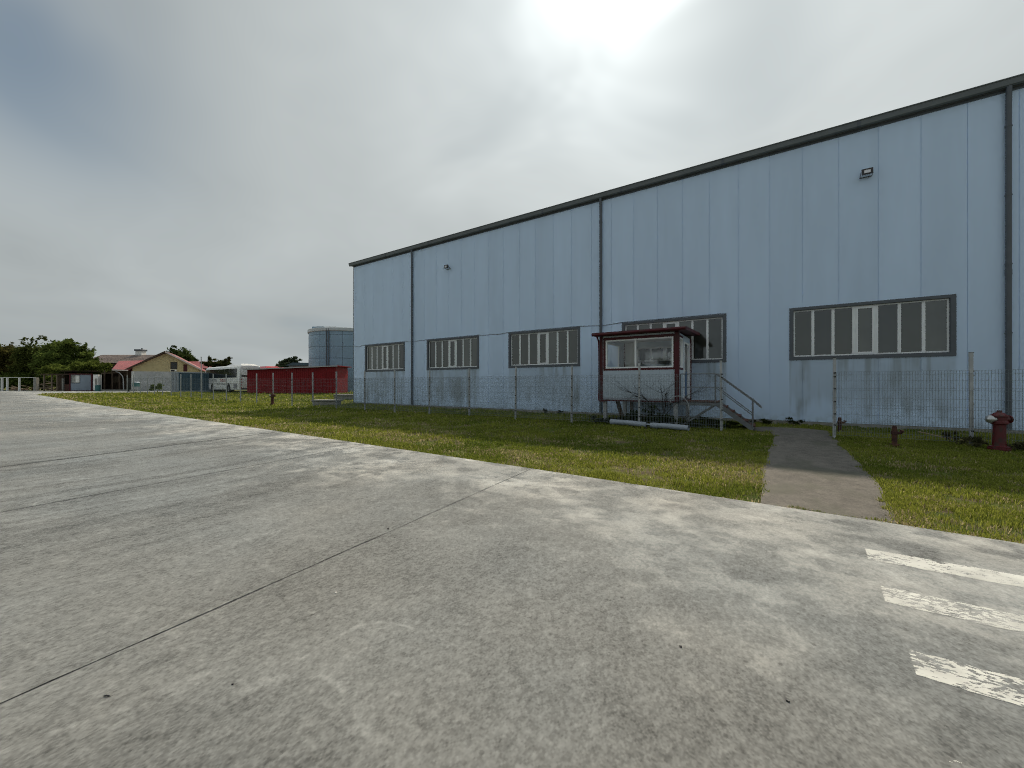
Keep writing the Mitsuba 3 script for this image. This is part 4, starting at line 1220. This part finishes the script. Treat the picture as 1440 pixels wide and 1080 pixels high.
for x in (-0.03, Wc - 0.13):
    MB(**o).box(x, x + 0.17, -0.02, 0.14, 0.0, Hc - 0.1).put(K + '__corner_post', 'mat_burgundy')
kk = MB(**o).upright(sbox(0.15, 1.17, 1.07, 2.43).difference(sbox(0.21, 1.25, 1.01, 2.35)), -0.01, 0.05).put(K + '__window', 'mat_anthracite')
put(kk + '__blind', MB(**o).box(0.6, 1.0, 0.07, 0.075, 1.3, 2.34).mesh(), 'mat_white')
put(kk + '__pane', MB(**o).raw([(0.21, 0.03, 1.25), (1.01, 0.03, 1.25), (1.01, 0.03, 2.35), (0.21, 0.03, 2.35)], [[0, 1, 2, 3]]).mesh(), 'mat_glass')
MB(**o).box(0.1, Wc - 0.1, 0.6, 0.62, 0.1, Hc - 0.15).put(K + '__partition', 'mat_cream')

K = thing('timber_shelter', 'dark open timber shelter left of the site cabin', 'shelter')
o = frame(80, 57.5)
MB(**o).box(-2.1, 1.75, -0.3, 3.2, 2.45, 2.58).put(K + '__roof', 'mat_brown')
MB(**o).box(-3.4, 1.7, 3.0, 3.1, 0, 2.45).put(K + '__back_wall', 'mat_brown')
for x in (-1.9, -0.75, 0.05):
    MB(**o).bar((x, 0, -0.1), (x, 0, 2.45), 0.13, 0.13).put(K + '__post', 'mat_wood')
MB(**o).box(1.05, 1.7, 0.1, 0.25, 0.0, 1.0).put(K + '__brick_pier', 'mat_rust')
MB(**o).box(0.85, 1.0, -0.1, 0.1, 0.0, 1.9).put(K + '__board', 'mat_cast')

K = thing('white_cabinet', 'tall white cabinet standing beside the site cabin', 'cabinet')
o = frame(134, 57.3)
MB(**o).box(-0.35, 0.38, 0, 0.6, 0.12, 2.45, 0.02).put(K + '__body', 'mat_white')
MB(**o).box(-0.02, 0.30, -0.03, 0.0, 0.5, 1.9).put(K + '__door', 'mat_cast')
mb = MB(**o)
for x in (-0.3, 0.26):
    mb.box(x, x + 0.07, 0.05, 0.12, 0, 0.12).box(x, x + 0.07, 0.5, 0.57, 0, 0.12)
mb.put(K + '__feet', 'mat_black')
K = thing('teal_barrel', 'dark teal barrel standing right of the white cabinet', 'barrel')
o = frame(137.6, 56.6)
MB(**o).lathe([(0, 0), (0.29, 0.0), (0.30, 0.03), (0.29, 0.3), (0.305, 0.32), (0.29, 0.34), (0.29, 0.62), (0.305, 0.64), (0.29, 0.66), (0.30, 0.92), (0.27, 0.94), (0, 0.93)], 16).put(K + '__drum', 'mat_teal', 35)
MB(**o).lathe([(0.305, 0.90), (0.315, 0.91), (0.315, 0.94), (0.30, 0.95)], 16).put(K + '__hoop', 'mat_silver')

K = thing('white_rail_fence', 'white post and rail fence at the far left under the trees', 'fence')
for px in (-22, 3, 10.3, 27.2):
    o = frame(px, 60)
    MB(**o).box(-0.10, 0.10, -0.1, 0.1, -0.1, 2.0, 0.02).put(K + '__post', 'mat_white')
o = frame(50.8, 60)
MB(**o).box(-0.24, 0.24, -0.2, 0.2, -0.1, 2.06, 0.02).put(K + '__post', 'mat_cast')
a, b = cam(-60, 531.2, 60), cam(50, 531.0, 60)
MB().bar(a, b, 0.06, 0.09).put(K + '__rail', 'mat_white')
r3 = np.random.default_rng(11)
for px, w, h, nn, lab, m in ((31, 3.4, 0.95, 34, 'pile of pale broken boards lying behind the white fence', 'mat_lumber'), (65, 2.3, 1.55, 26, 'heap of grey brown logs and boards right of the white fence', 'mat_wood')):
    K = thing('timber_pile', lab, 'timber pile')
    o = frame(px, 61.5)
    for i in range(nn):
        t = r3.random()
        zc = 0.08 + (h - 0.1) * t * r3.random()
        xc = r3.uniform(-w / 2, w / 2) * (1 - 0.75 * zc / h) + (0.25 * w * (0.5 - zc / h) if px > 50 else 0)
        ang = r3.normal(0, 0.5)
        ln = r3.uniform(0.5, 1.5)
        dz = r3.normal(0, 0.22) * ln * 0.5
        a = (xc - ln / 2 * math.cos(ang), r3.uniform(-0.7, 0.7) - ln / 2 * math.sin(ang), max(0.05, zc - dz))
        b = (xc + ln / 2 * math.cos(ang), a[1] + ln * math.sin(ang), max(0.05, zc + dz))
        if r3.random() < 0.6:
            MB(**o).bar(a, b, r3.uniform(0.12, 0.25), r3.uniform(0.04, 0.09)).put(K + '__plank', m)
        else:
            MB(**o).tube([a, b], r3.uniform(0.06, 0.12), 8).put(K + '__log', 'mat_lumber' if r3.random() < 0.5 else 'mat_wood', 40)

K = thing('teal_tank', 'small dark teal tank on a legged stand before the gabled house', 'tank')
o = frame(192, 55)
MB(**o).hull([(x, y, z) for x in (-0.36, 0.36) for y in (-0.25, 0.25) for z in (0.68, 1.2)] + [(-0.1, -0.2, 1.32), (0.25, -0.2, 1.26), (-0.1, 0.2, 1.32), (0.25, 0.2, 1.26)]).put(K + '__body', 'mat_teal')
MB(**o).hull([(x, y, 1.24 + (0.14 if abs(x) < 0.1 else 0)) for x in (-0.42, -0.02, 0.42) for y in (-0.3, 0.3)] + [(0, 0, 1.2)]).put(K + '__lid', 'mat_cabin_panel')
for x in (-0.32, 0.32):
    for y in (-0.2, 0.2):
        MB(**o).bar((x * 1.15, y, -0.05), (x, y, 0.7), 0.05, 0.05).put(K + '__leg', 'mat_galv')


# ------------------------------------------------------------------ trees and shrubs
def leaves(cl, n, size, seed, c0, c1, flat=0.0):
    """Leaf clusters inside the ellipsoids cl = [(x, y, z, rx, ry, rz)], denser towards the skin and gathered in clumps."""
    r = np.random.default_rng(seed)
    vol = np.array([c[3] * c[4] * c[5] for c in cl]) ** 0.8
    cnt = (n * vol / vol.sum()).astype(int)
    P, Q = [], []
    for c, k in zip(cl, cnt):
        m = max(6, k // 45)
        d = r.normal(size=(m, 3))
        d /= np.linalg.norm(d, axis=1, keepdims=True)
        cen = d * (r.random((m, 1)) ** 0.45) * r.uniform(0.75, 1.15, (m, 1))
        idx = r.integers(0, m, k)
        p = cen[idx] + r.normal(size=(k, 3)) * 0.13
        P.append(np.array(c[:3]) + p * np.array(c[3:]))
        Q.append(r.random(m)[idx])
    P, Q = np.vstack(P), np.concatenate(Q)
    k = len(P)
    u = r.normal(size=(k, 3))
    u /= np.linalg.norm(u, axis=1, keepdims=True)
    w = np.cross(u, r.normal(size=(k, 3)))
    w /= np.linalg.norm(w, axis=1, keepdims=True)
    s = size * r.uniform(0.6, 1.4, (k, 1))
    v = np.stack([P - u * s, P + w * s * 0.42, P + u * s, P - w * s * 0.42], 1).reshape(-1, 3)
    f = np.arange(k)[:, None] * 4 + np.array([[0, 1, 2, 3]])
    t = np.clip(0.6 * Q + 0.4 * r.random(k), 0, 1)[:, None]
    col = (np.array(c0) * (1 - t) + np.array(c1) * t) * r.uniform(0.75, 1.25, (k, 1))
    return (v, np.vstack([f[:, [0, 1, 2]], f[:, [0, 2, 3]]])), np.repeat(col, 4, 0)


def tree(name, lab, px, Y, blobs, n, seed, c0, c1, size=0.22, trunk=True, sprigs=()):
    """blobs: (column, row, half width, half height) in the photograph's pixels at depth Y."""
    K = thing(name, lab, 'tree' if trunk else 'shrub')
    k = Y / FOC
    r = np.random.default_rng(seed + 100)
    cl = []
    for bx, by, hw, hh in blobs:
        dy = r.uniform(-0.35, 0.35) * hw * k
        x, y = plan((bx - 720) * k, Y + dy)
        cl.append((x, y, EYE + (540 - by) * k, hw * k, hw * k * 0.95, hh * k))
    x, y = spot(px, Y)
    z = float(rise(x, y))
    tr = MB()
    top = max(c[2] for c in cl)
    if trunk:
        h = (top - z) * 0.6
        base = np.array([x, y, z - 0.1])
        fork = np.array([x + r.uniform(-.2, .2), y + r.uniform(-.2, .2), z + h * 0.45])
        tr.tube([base, (base + fork) / 2 + [0.06, 0.03, 0], fork], [0.30, 0.23, 0.19], 10)
        put(K + '__trunk', tr.mesh(), 'mat_bark', 40)
        for c in cl:
            e = np.array(c[:3]) + [0, 0, 0.3 * c[5]]
            mdl = (fork + e) / 2 + [0, 0, 0.15 * np.linalg.norm(e - fork)] + r.normal(0, 0.15, 3)
            MB().tube([fork - [0, 0, 0.1], mdl, e], [0.12, 0.07, 0.02], 6).put(K + '__limb', 'mat_bark', 40)
    for bx, by in sprigs:
        e = cam(bx, by, Y)
        near = min(cl, key=lambda c: np.linalg.norm(np.array(c[:3]) - e))
        s0 = np.array(near[:3]) + [0, 0, 0.5 * near[5]]
        MB().tube([s0, (s0 + e) / 2 + r.normal(0, .1, 3), e], [0.04, 0.025, 0.01], 5).put(K + '__sprig', 'mat_bark', 40)
        cl.append((*e, 0.22, 0.22, 0.4))
        cl.append((*(0.4 * s0 + 0.6 * e), 0.25, 0.25, 0.35))
    m, col = leaves(cl, n, size, seed, c0, c1)
    key = part(K + '__crown')
    scene[key] = mikit.ply(m, 'mat_leaf', color=col)
    return K


DG0, DG1 = (0.042, 0.066, 0.018), (0.17, 0.225, 0.055)
tree('broad_tree', 'brownish leaved tree at the far left edge above the white fence', 12, 70, [(-12, 505, 26, 20), (10, 500, 22, 17), (26, 508, 20, 20), (6, 520, 30, 14), (-30, 498, 20, 18)], 12000, 1, (0.042, 0.040, 0.014), (0.120, 0.112, 0.034), 0.24, True, [(17, 482)])
tree('broad_tree', 'tree with thin upright sprigs above its crown, left of the dark tree', 48, 68, [(42, 497, 17, 14), (52, 508, 20, 17), (38, 514, 17, 15), (62, 500, 12, 12)], 11000, 2, DG0, (0.110, 0.125, 0.034), 0.22, True, [(30, 479), (36, 477), (51, 480), (56, 474), (64, 476), (44, 481)])
tree('broad_tree', 'large dark green tree behind the site cabin', 95, 66, [(80, 490, 14, 10), (100, 489, 14, 10), (90, 505, 24, 17), (112, 496, 12, 12), (118, 507, 12, 14), (74, 508, 15, 17), (104, 516, 22, 12)], 17000, 3, DG0, DG1, 0.22, True, [(75, 480), (101, 478), (121, 485)])
tree('low_shrub', 'bright green overgrown shrub behind the roof of the site cabin', 118, 60, [(70, 519, 14, 7), (92, 521, 16, 6), (118, 517, 12, 9), (136, 515, 14, 8), (148, 518, 9, 7), (128, 523, 18, 6)], 11000, 4, (0.050, 0.075, 0.016), (0.16, 0.20, 0.045), 0.16, False)
tree('low_shrub', 'dark undergrowth filling the gap behind the white fence', 20, 68, [(-20, 535, 24, 12), (10, 535, 22, 12), (40, 534, 22, 12), (66, 534, 20, 12), (86, 536, 14, 10)], 11000, 5, DG0, DG1, 0.24, False)
tree('round_tree', 'green tree standing behind the ridge of the gabled house', 257, 78, [(250, 499, 12, 10), (264, 504, 12, 10), (240, 500, 8, 7), (272, 510, 8, 8), (256, 512, 16, 9)], 8000, 6, (0.030, 0.052, 0.016), (0.075, 0.105, 0.032), 0.22, True, [(243, 487), (247, 488)])
tree('round_tree', 'small tree with a lone dark sprig behind the white coach', 306, 72, [(293, 511, 8, 5), (306, 510, 10, 5.5), (320, 508.5, 6, 6), (312, 514, 14, 5)], 4500, 7, (0.030, 0.040, 0.014), (0.065, 0.078, 0.026), 0.2, True, [(296, 504.5), (294, 503), (324, 503.5)])
tree('round_tree', 'small round bluish green tree behind the red coach', 408, 84, [(404, 509, 9, 6), (414, 508.5, 8, 6), (396, 513, 6, 5), (408, 515, 16, 5)], 4500, 8, (0.030, 0.045, 0.028), (0.060, 0.082, 0.045), 0.22)
tree('low_shrub', 'dark low shrub at the foot of the gabled house wall', 221, 57, [(217, 544.5, 5, 4), (224, 543.5, 5, 5), (212, 547, 4, 3)], 1800, 9, DG0, DG1, 0.10, False)
tree('low_shrub', 'dark weed clump at the roadside near the porch', 180.5, 53, [(180.5, 547.5, 1.6, 3.6)], 500, 10, (0.012, 0.016, 0.008), (0.035, 0.04, 0.018), 0.08, False)

# bare bush and ivy under the guard cabin
K = thing('bare_bush', 'bare leafless bush growing up in front of the guard cabin wall', 'bush')
r4 = np.random.default_rng(21)


def twig(key, a, d, ln, r, depth):
    n = 5
    p = [np.array(a, float)]
    for i in range(n):
        d = d + r4.normal(0, 0.13, 3) * [1, 0.5, 1]
        d[1] = np.clip(d[1], -0.12, 0.12)
        d /= np.linalg.norm(d)
        p.append(p[-1] + d * ln / n)
    p = np.array(p)
    TW.tube(p, np.linspace(r, r * 0.45, n + 1), 5, False)
    if depth > 0:
        for j in range(2 + (depth > 1)):
            i = r4.integers(2, n + 1)
            dd = d + r4.normal(0, 0.55, 3) * [1, 0.3, 0.7]
            dd[2] = abs(dd[2]) * 0.8 + 0.15
            twig(key, p[i], dd / np.linalg.norm(dd), ln * r4.uniform(0.45, 0.75), r * 0.55, depth - 1)


for a, d, ln, r in (((-2.86, 13.92, 0.0), (-0.05, 0, 1), 1.15, 0.026), ((-2.92, 13.9, 0.5), (-0.75, 0, 0.7), 1.0, 0.022), ((-2.8, 13.9, 0.3), (0.55, 0, 0.8), 0.9, 0.014), ((-3.0, 13.9, 0.0), (-0.5, 0, 0.8), 0.7, 0.012), ((-2.75, 13.9, 0.0), (0.8, 0, 0.6), 0.8, 0.012)):
    TW = MB()
    twig(K, a, np.array(d, float) / np.linalg.norm(d), ln, r, 3)
    TW.put(K + '__branch', 'mat_twig', 40)


def weed(lab, cl, n, seed, c0, c1, size=0.045):
    K = thing('weed_clump', lab, 'weeds')
    m, col = leaves(cl, n, size, seed, c0, c1)
    scene[part(K + '__leaves')] = mikit.ply(m, 'mat_leaf', color=col)
    st = MB()
    r = np.random.default_rng(seed)
    for c in cl:
        for _ in range(4):
            a = np.array([c[0] + r.normal(0, c[3] * 0.5), c[1], 0.0])
            st.tube([a, [c[0] + r.normal(0, c[3] * 0.4), c[1], c[2]], [c[0] + r.normal(0, c[3] * 0.6), c[1], c[2] + c[5] * 0.9]], [0.006, 0.005, 0.003], 4, False)
    labels[st.put(K + '__stems', 'mat_bark')] = {'kind': 'stuff'}


weed('dark leafy weeds growing round the fence post before the guard cabin', [(-3.55, 13.75, 0.35, 0.28, 0.15, 0.22), (-3.2, 13.8, 0.40, 0.25, 0.15, 0.28), (-2.95, 13.75, 0.25, 0.35, 0.15, 0.22), (-2.6, 13.8, 0.22, 0.25, 0.15, 0.18), (-3.9, 14.0, 0.25, 0.3, 0.2, 0.22)], 2200, 31, (0.025, 0.042, 0.014), (0.06, 0.085, 0.03))
weed('low dark weeds at the left leg of the guard cabin', [(-5.1, 13.85, 0.12, 0.35, 0.2, 0.14), (-4.5, 13.8, 0.14, 0.4, 0.2, 0.16), (-4.0, 13.8, 0.2, 0.25, 0.15, 0.2)], 1300, 32, (0.028, 0.042, 0.014), (0.07, 0.085, 0.03))
weed('dark weeds filling the shade under the steel landing', [(-2.0, 14.3, 0.10, 0.45, 0.3, 0.14), (-1.3, 14.6, 0.10, 0.45, 0.3, 0.13), (-0.8, 14.5, 0.08, 0.35, 0.25, 0.10), (-1.7, 15.2, 0.12, 0.5, 0.3, 0.14), (-3.2, 15.0, 0.10, 0.6, 0.4, 0.12), (-4.3, 15.0, 0.10, 0.6, 0.4, 0.12)], 4000, 36, (0.030, 0.048, 0.015), (0.08, 0.10, 0.035))
weed('straggly weeds along the foot of the wall beside the path', [(0.1, 16.6, 0.08, 0.4, 0.15, 0.1), (0.9, 16.9, 0.10, 0.3, 0.12, 0.12), (-0.4, 16.7, 0.06, 0.35, 0.15, 0.08)], 800, 33, (0.02, 0.03, 0.012), (0.06, 0.075, 0.03))
weed('tuft of tall dry weeds at the foot of the red fire hydrant', [(4.15, 13.2, 0.12, 0.3, 0.15, 0.14), (4.65, 12.95, 0.08, 0.25, 0.15, 0.09), (3.9, 13.9, 0.15, 0.2, 0.1, 0.16)], 500, 34, (0.04, 0.05, 0.02), (0.14, 0.13, 0.07))
weed('small weeds at the wall foot below the third window', [(-9.0, 16.95, 0.10, 0.12, 0.08, 0.14), (-8.3, 17.0, 0.06, 0.2, 0.08, 0.08)], 300, 35, (0.02, 0.03, 0.012), (0.06, 0.075, 0.03))

# far row of trees across the yard behind the lens: what the panes mirror
cl = []
r5 = np.random.default_rng(41)
for x in np.arange(-170, 90, 7.0):
    cl.append((x + r5.uniform(-2, 2), -95 + r5.uniform(-6, 6), r5.uniform(3.5, 5.0), 5.5, 4.5, r5.uniform(3.6, 5.2)))
m, col = leaves(cl, 24000, 0.6, 41, (0.02, 0.034, 0.012), (0.06, 0.08, 0.028))
scene['tree_belt'] = mikit.ply(m, 'mat_leaf', color=col)
labels['tree_belt'] = {'label': 'belt of trees on the far side of the yard', 'category': 'trees', 'kind': 'stuff'}

# ------------------------------------------------------------------ grass
r6 = np.random.default_rng(51)
taken = unary_union([yard_poly.buffer(-0.006), path_poly.buffer(-0.03).difference(unary_union([Point(*q).buffer(r_) for q, r_ in zip(np.array(path_poly.exterior.coords)[::3], np.random.default_rng(3).uniform(0.01, 0.11, 400))])), sbox(U0 - 0.05, WALL - 0.02, 60, 60), sbox(-3.3, 12.75, -1.86, 12.9)])
V, F, COL, n0 = [], [], [], 0
for Y0, Y1, dens, hh, ww in ((3.0, 5.0, 6000, 0.022, 0.0042), (5.0, 7.0, 4000, 0.024, 0.005), (7.0, 9.5, 2200, 0.028, 0.0065), (9.5, 13.0, 1000, 0.034, 0.009), (13.0, 19.0, 380, 0.042, 0.014), (19.0, 30.0, 110, 0.06, 0.024), (30.0, 52.0, 40, 0.075, 0.045)):
    xa, xb = -1.42 * Y1, 1.42 * Y1
    area = (xb - xa) * (Y1 - Y0)
    n = int(area * dens)
    X, Y = r6.uniform(xa, xb, n), r6.uniform(Y0, Y1, n)
    k = (np.abs(X) < 1.42 * Y + 0.4)
    X, Y = X[k], Y[k]
    x, y = plan(X, Y)
    k = ~shapely.contains_xy(taken, x, y)
    x, y, Y = x[k], y[k], Y[k]
    q = np.column_stack([x, y, x * 0])
    lush = meshkit.fbm(q * 0.55, 3, 3)
    dens_n = meshkit.fbm(q * [2.4, 2.4, 1], 3, 4)
    dryn = meshkit.fbm(q * [0.9, 1.6, 1] + 40, 4, 9)
    edge_d = np.abs(y - np.interp(-x, -np.array([e[0] for e in EDGE]), [e[1] for e in EDGE]))
    keep = r6.random(len(x)) < np.clip(0.10 + 2.1 * (dens_n - 0.26), 0.06, 1)
    clump = meshkit.fbm(q * [5.5, 5.5, 1] + 9, 3, 12)
    x, y, Y, lush, dryn, edge_d, clump = x[keep], y[keep], Y[keep], lush[keep], dryn[keep], edge_d[keep], clump[keep]
    m = len(x)
    z = rise(x, y) - 0.035
    dry = np.clip((dryn - 0.50) * 5 + (clump - 0.5) * 2.2 + 0.30 * np.exp(-((edge_d - 0.9) / 0.9) ** 2), 0, 1)
    isdry = r6.random(m) < 0.07 + 0.48 * dry * (edge_d < 4.5) + 0.10 * dry
    h = hh * (0.55 + 0.9 * lush) * r6.uniform(0.6, 1.45, m) * np.clip(0.35 + 2.6 * (clump - 0.25), 0.3, 2.0)
    tall = r6.random(m) < 0.01
    h[tall] *= 2.1
    h = h * np.where(isdry, 0.55, 1) + 0.03
    a = r6.uniform(0, 2 * np.pi, m)
    lean = r6.uniform(0.1, 0.9, m) * np.where(isdry, 2.2, 1) * (h - 0.02)
    w = ww * r6.uniform(0.7, 1.4, m)
    b = a + r6.uniform(-0.8, 0.8, m)
    dx, dy = np.cos(a) * lean, np.sin(a) * lean
    px_, py_ = -np.sin(b) * w, np.cos(b) * w
    v = np.stack([np.column_stack([x - px_, y - py_, z]), np.column_stack([x + px_, y + py_, z]),
                  np.column_stack([x + dx * .45 + px_ * .8, y + dy * .45 + py_ * .8, z + h * .65]), np.column_stack([x + dx * .45 - px_ * .8, y + dy * .45 - py_ * .8, z + h * .65]),
                  np.column_stack([x + dx, y + dy, z + h])], 1).reshape(-1, 3)
    i0 = np.arange(m)[:, None] * 5 + n0
    f = np.vstack([i0 + [[0, 1, 2]], i0 + [[0, 2, 3]], i0 + [[3, 2, 4]]])
    t = np.clip(lush * 1.6 - 0.3 + r6.normal(0, 0.18, m), 0, 1)[:, None]
    green = np.array([0.100, 0.142, 0.022]) * (1 - t) + np.array([0.265, 0.285, 0.055]) * t
    straw = np.array([0.50, 0.43, 0.25]) * r6.uniform(0.5, 1.2, (m, 1))
    c = np.where(isdry[:, None], straw, green * 1.1) * r6.uniform(0.75, 1.25, (m, 1))
    V.append(v)
    F.append(f)
    COL.append(np.repeat(c, 5, 0))
    n0 += 5 * m
scene['grass'] = mikit.ply((np.vstack(V), np.vstack(F)), 'mat_grass', color=np.vstack(COL))
labels['grass'] = {'label': 'mown lawn grass with dry clippings between the yard and the buildings', 'category': 'grass', 'kind': 'stuff'}

# ------------------------------------------------------------------ litter on the slabs
k = thing('dead_leaf', 'small dark curled leaf lying on the concrete at lower left', 'leaf')
x, y = ground_at(150, 980)
scene[k] = mikit.ply(MB(x, y, 0, 0.5).raw([(-0.022, 0, .003), (-.008, .004, .007), (.009, .0035, .006), (.023, 0, .003), (.009, -.003, .003), (-.008, -.0035, .003)], [[0, 1, 5, 5], [1, 2, 4, 5], [2, 3, 4, 4]]).mesh(), 'mat_dark')
for px, py, s_, lab, m in ((957, 910, 0.011, 'tiny dark pebble on the concrete left of the flaked third bar', 'mat_dark'), (1108, 987, 0.009, 'tiny dark chip on the concrete below the third bar', 'mat_dark'), (327, 963, 0.007, 'tiny black speck of grit on the concrete at lower left', 'mat_dark'), (546, 744, 0.014, 'small stone stuck in the saw joint of the slabs', 'mat_dark'), (472, 834, 0.010, 'tiny white chip lying on the slab', 'mat_white')):
    k = thing('pebble', lab, 'pebble')
    x, y = ground_at(px, py)
    r = np.random.default_rng(int(px))
    pp = r.normal(size=(14, 3))
    pp = pp / np.linalg.norm(pp, axis=1, keepdims=True) * [s_, s_ * 0.7, s_ * 0.5] * r.uniform(0.8, 1.1, (14, 1))
    scene[k] = mikit.ply(MB(x, y, s_ * 0.4).hull(pp).mesh(), m)
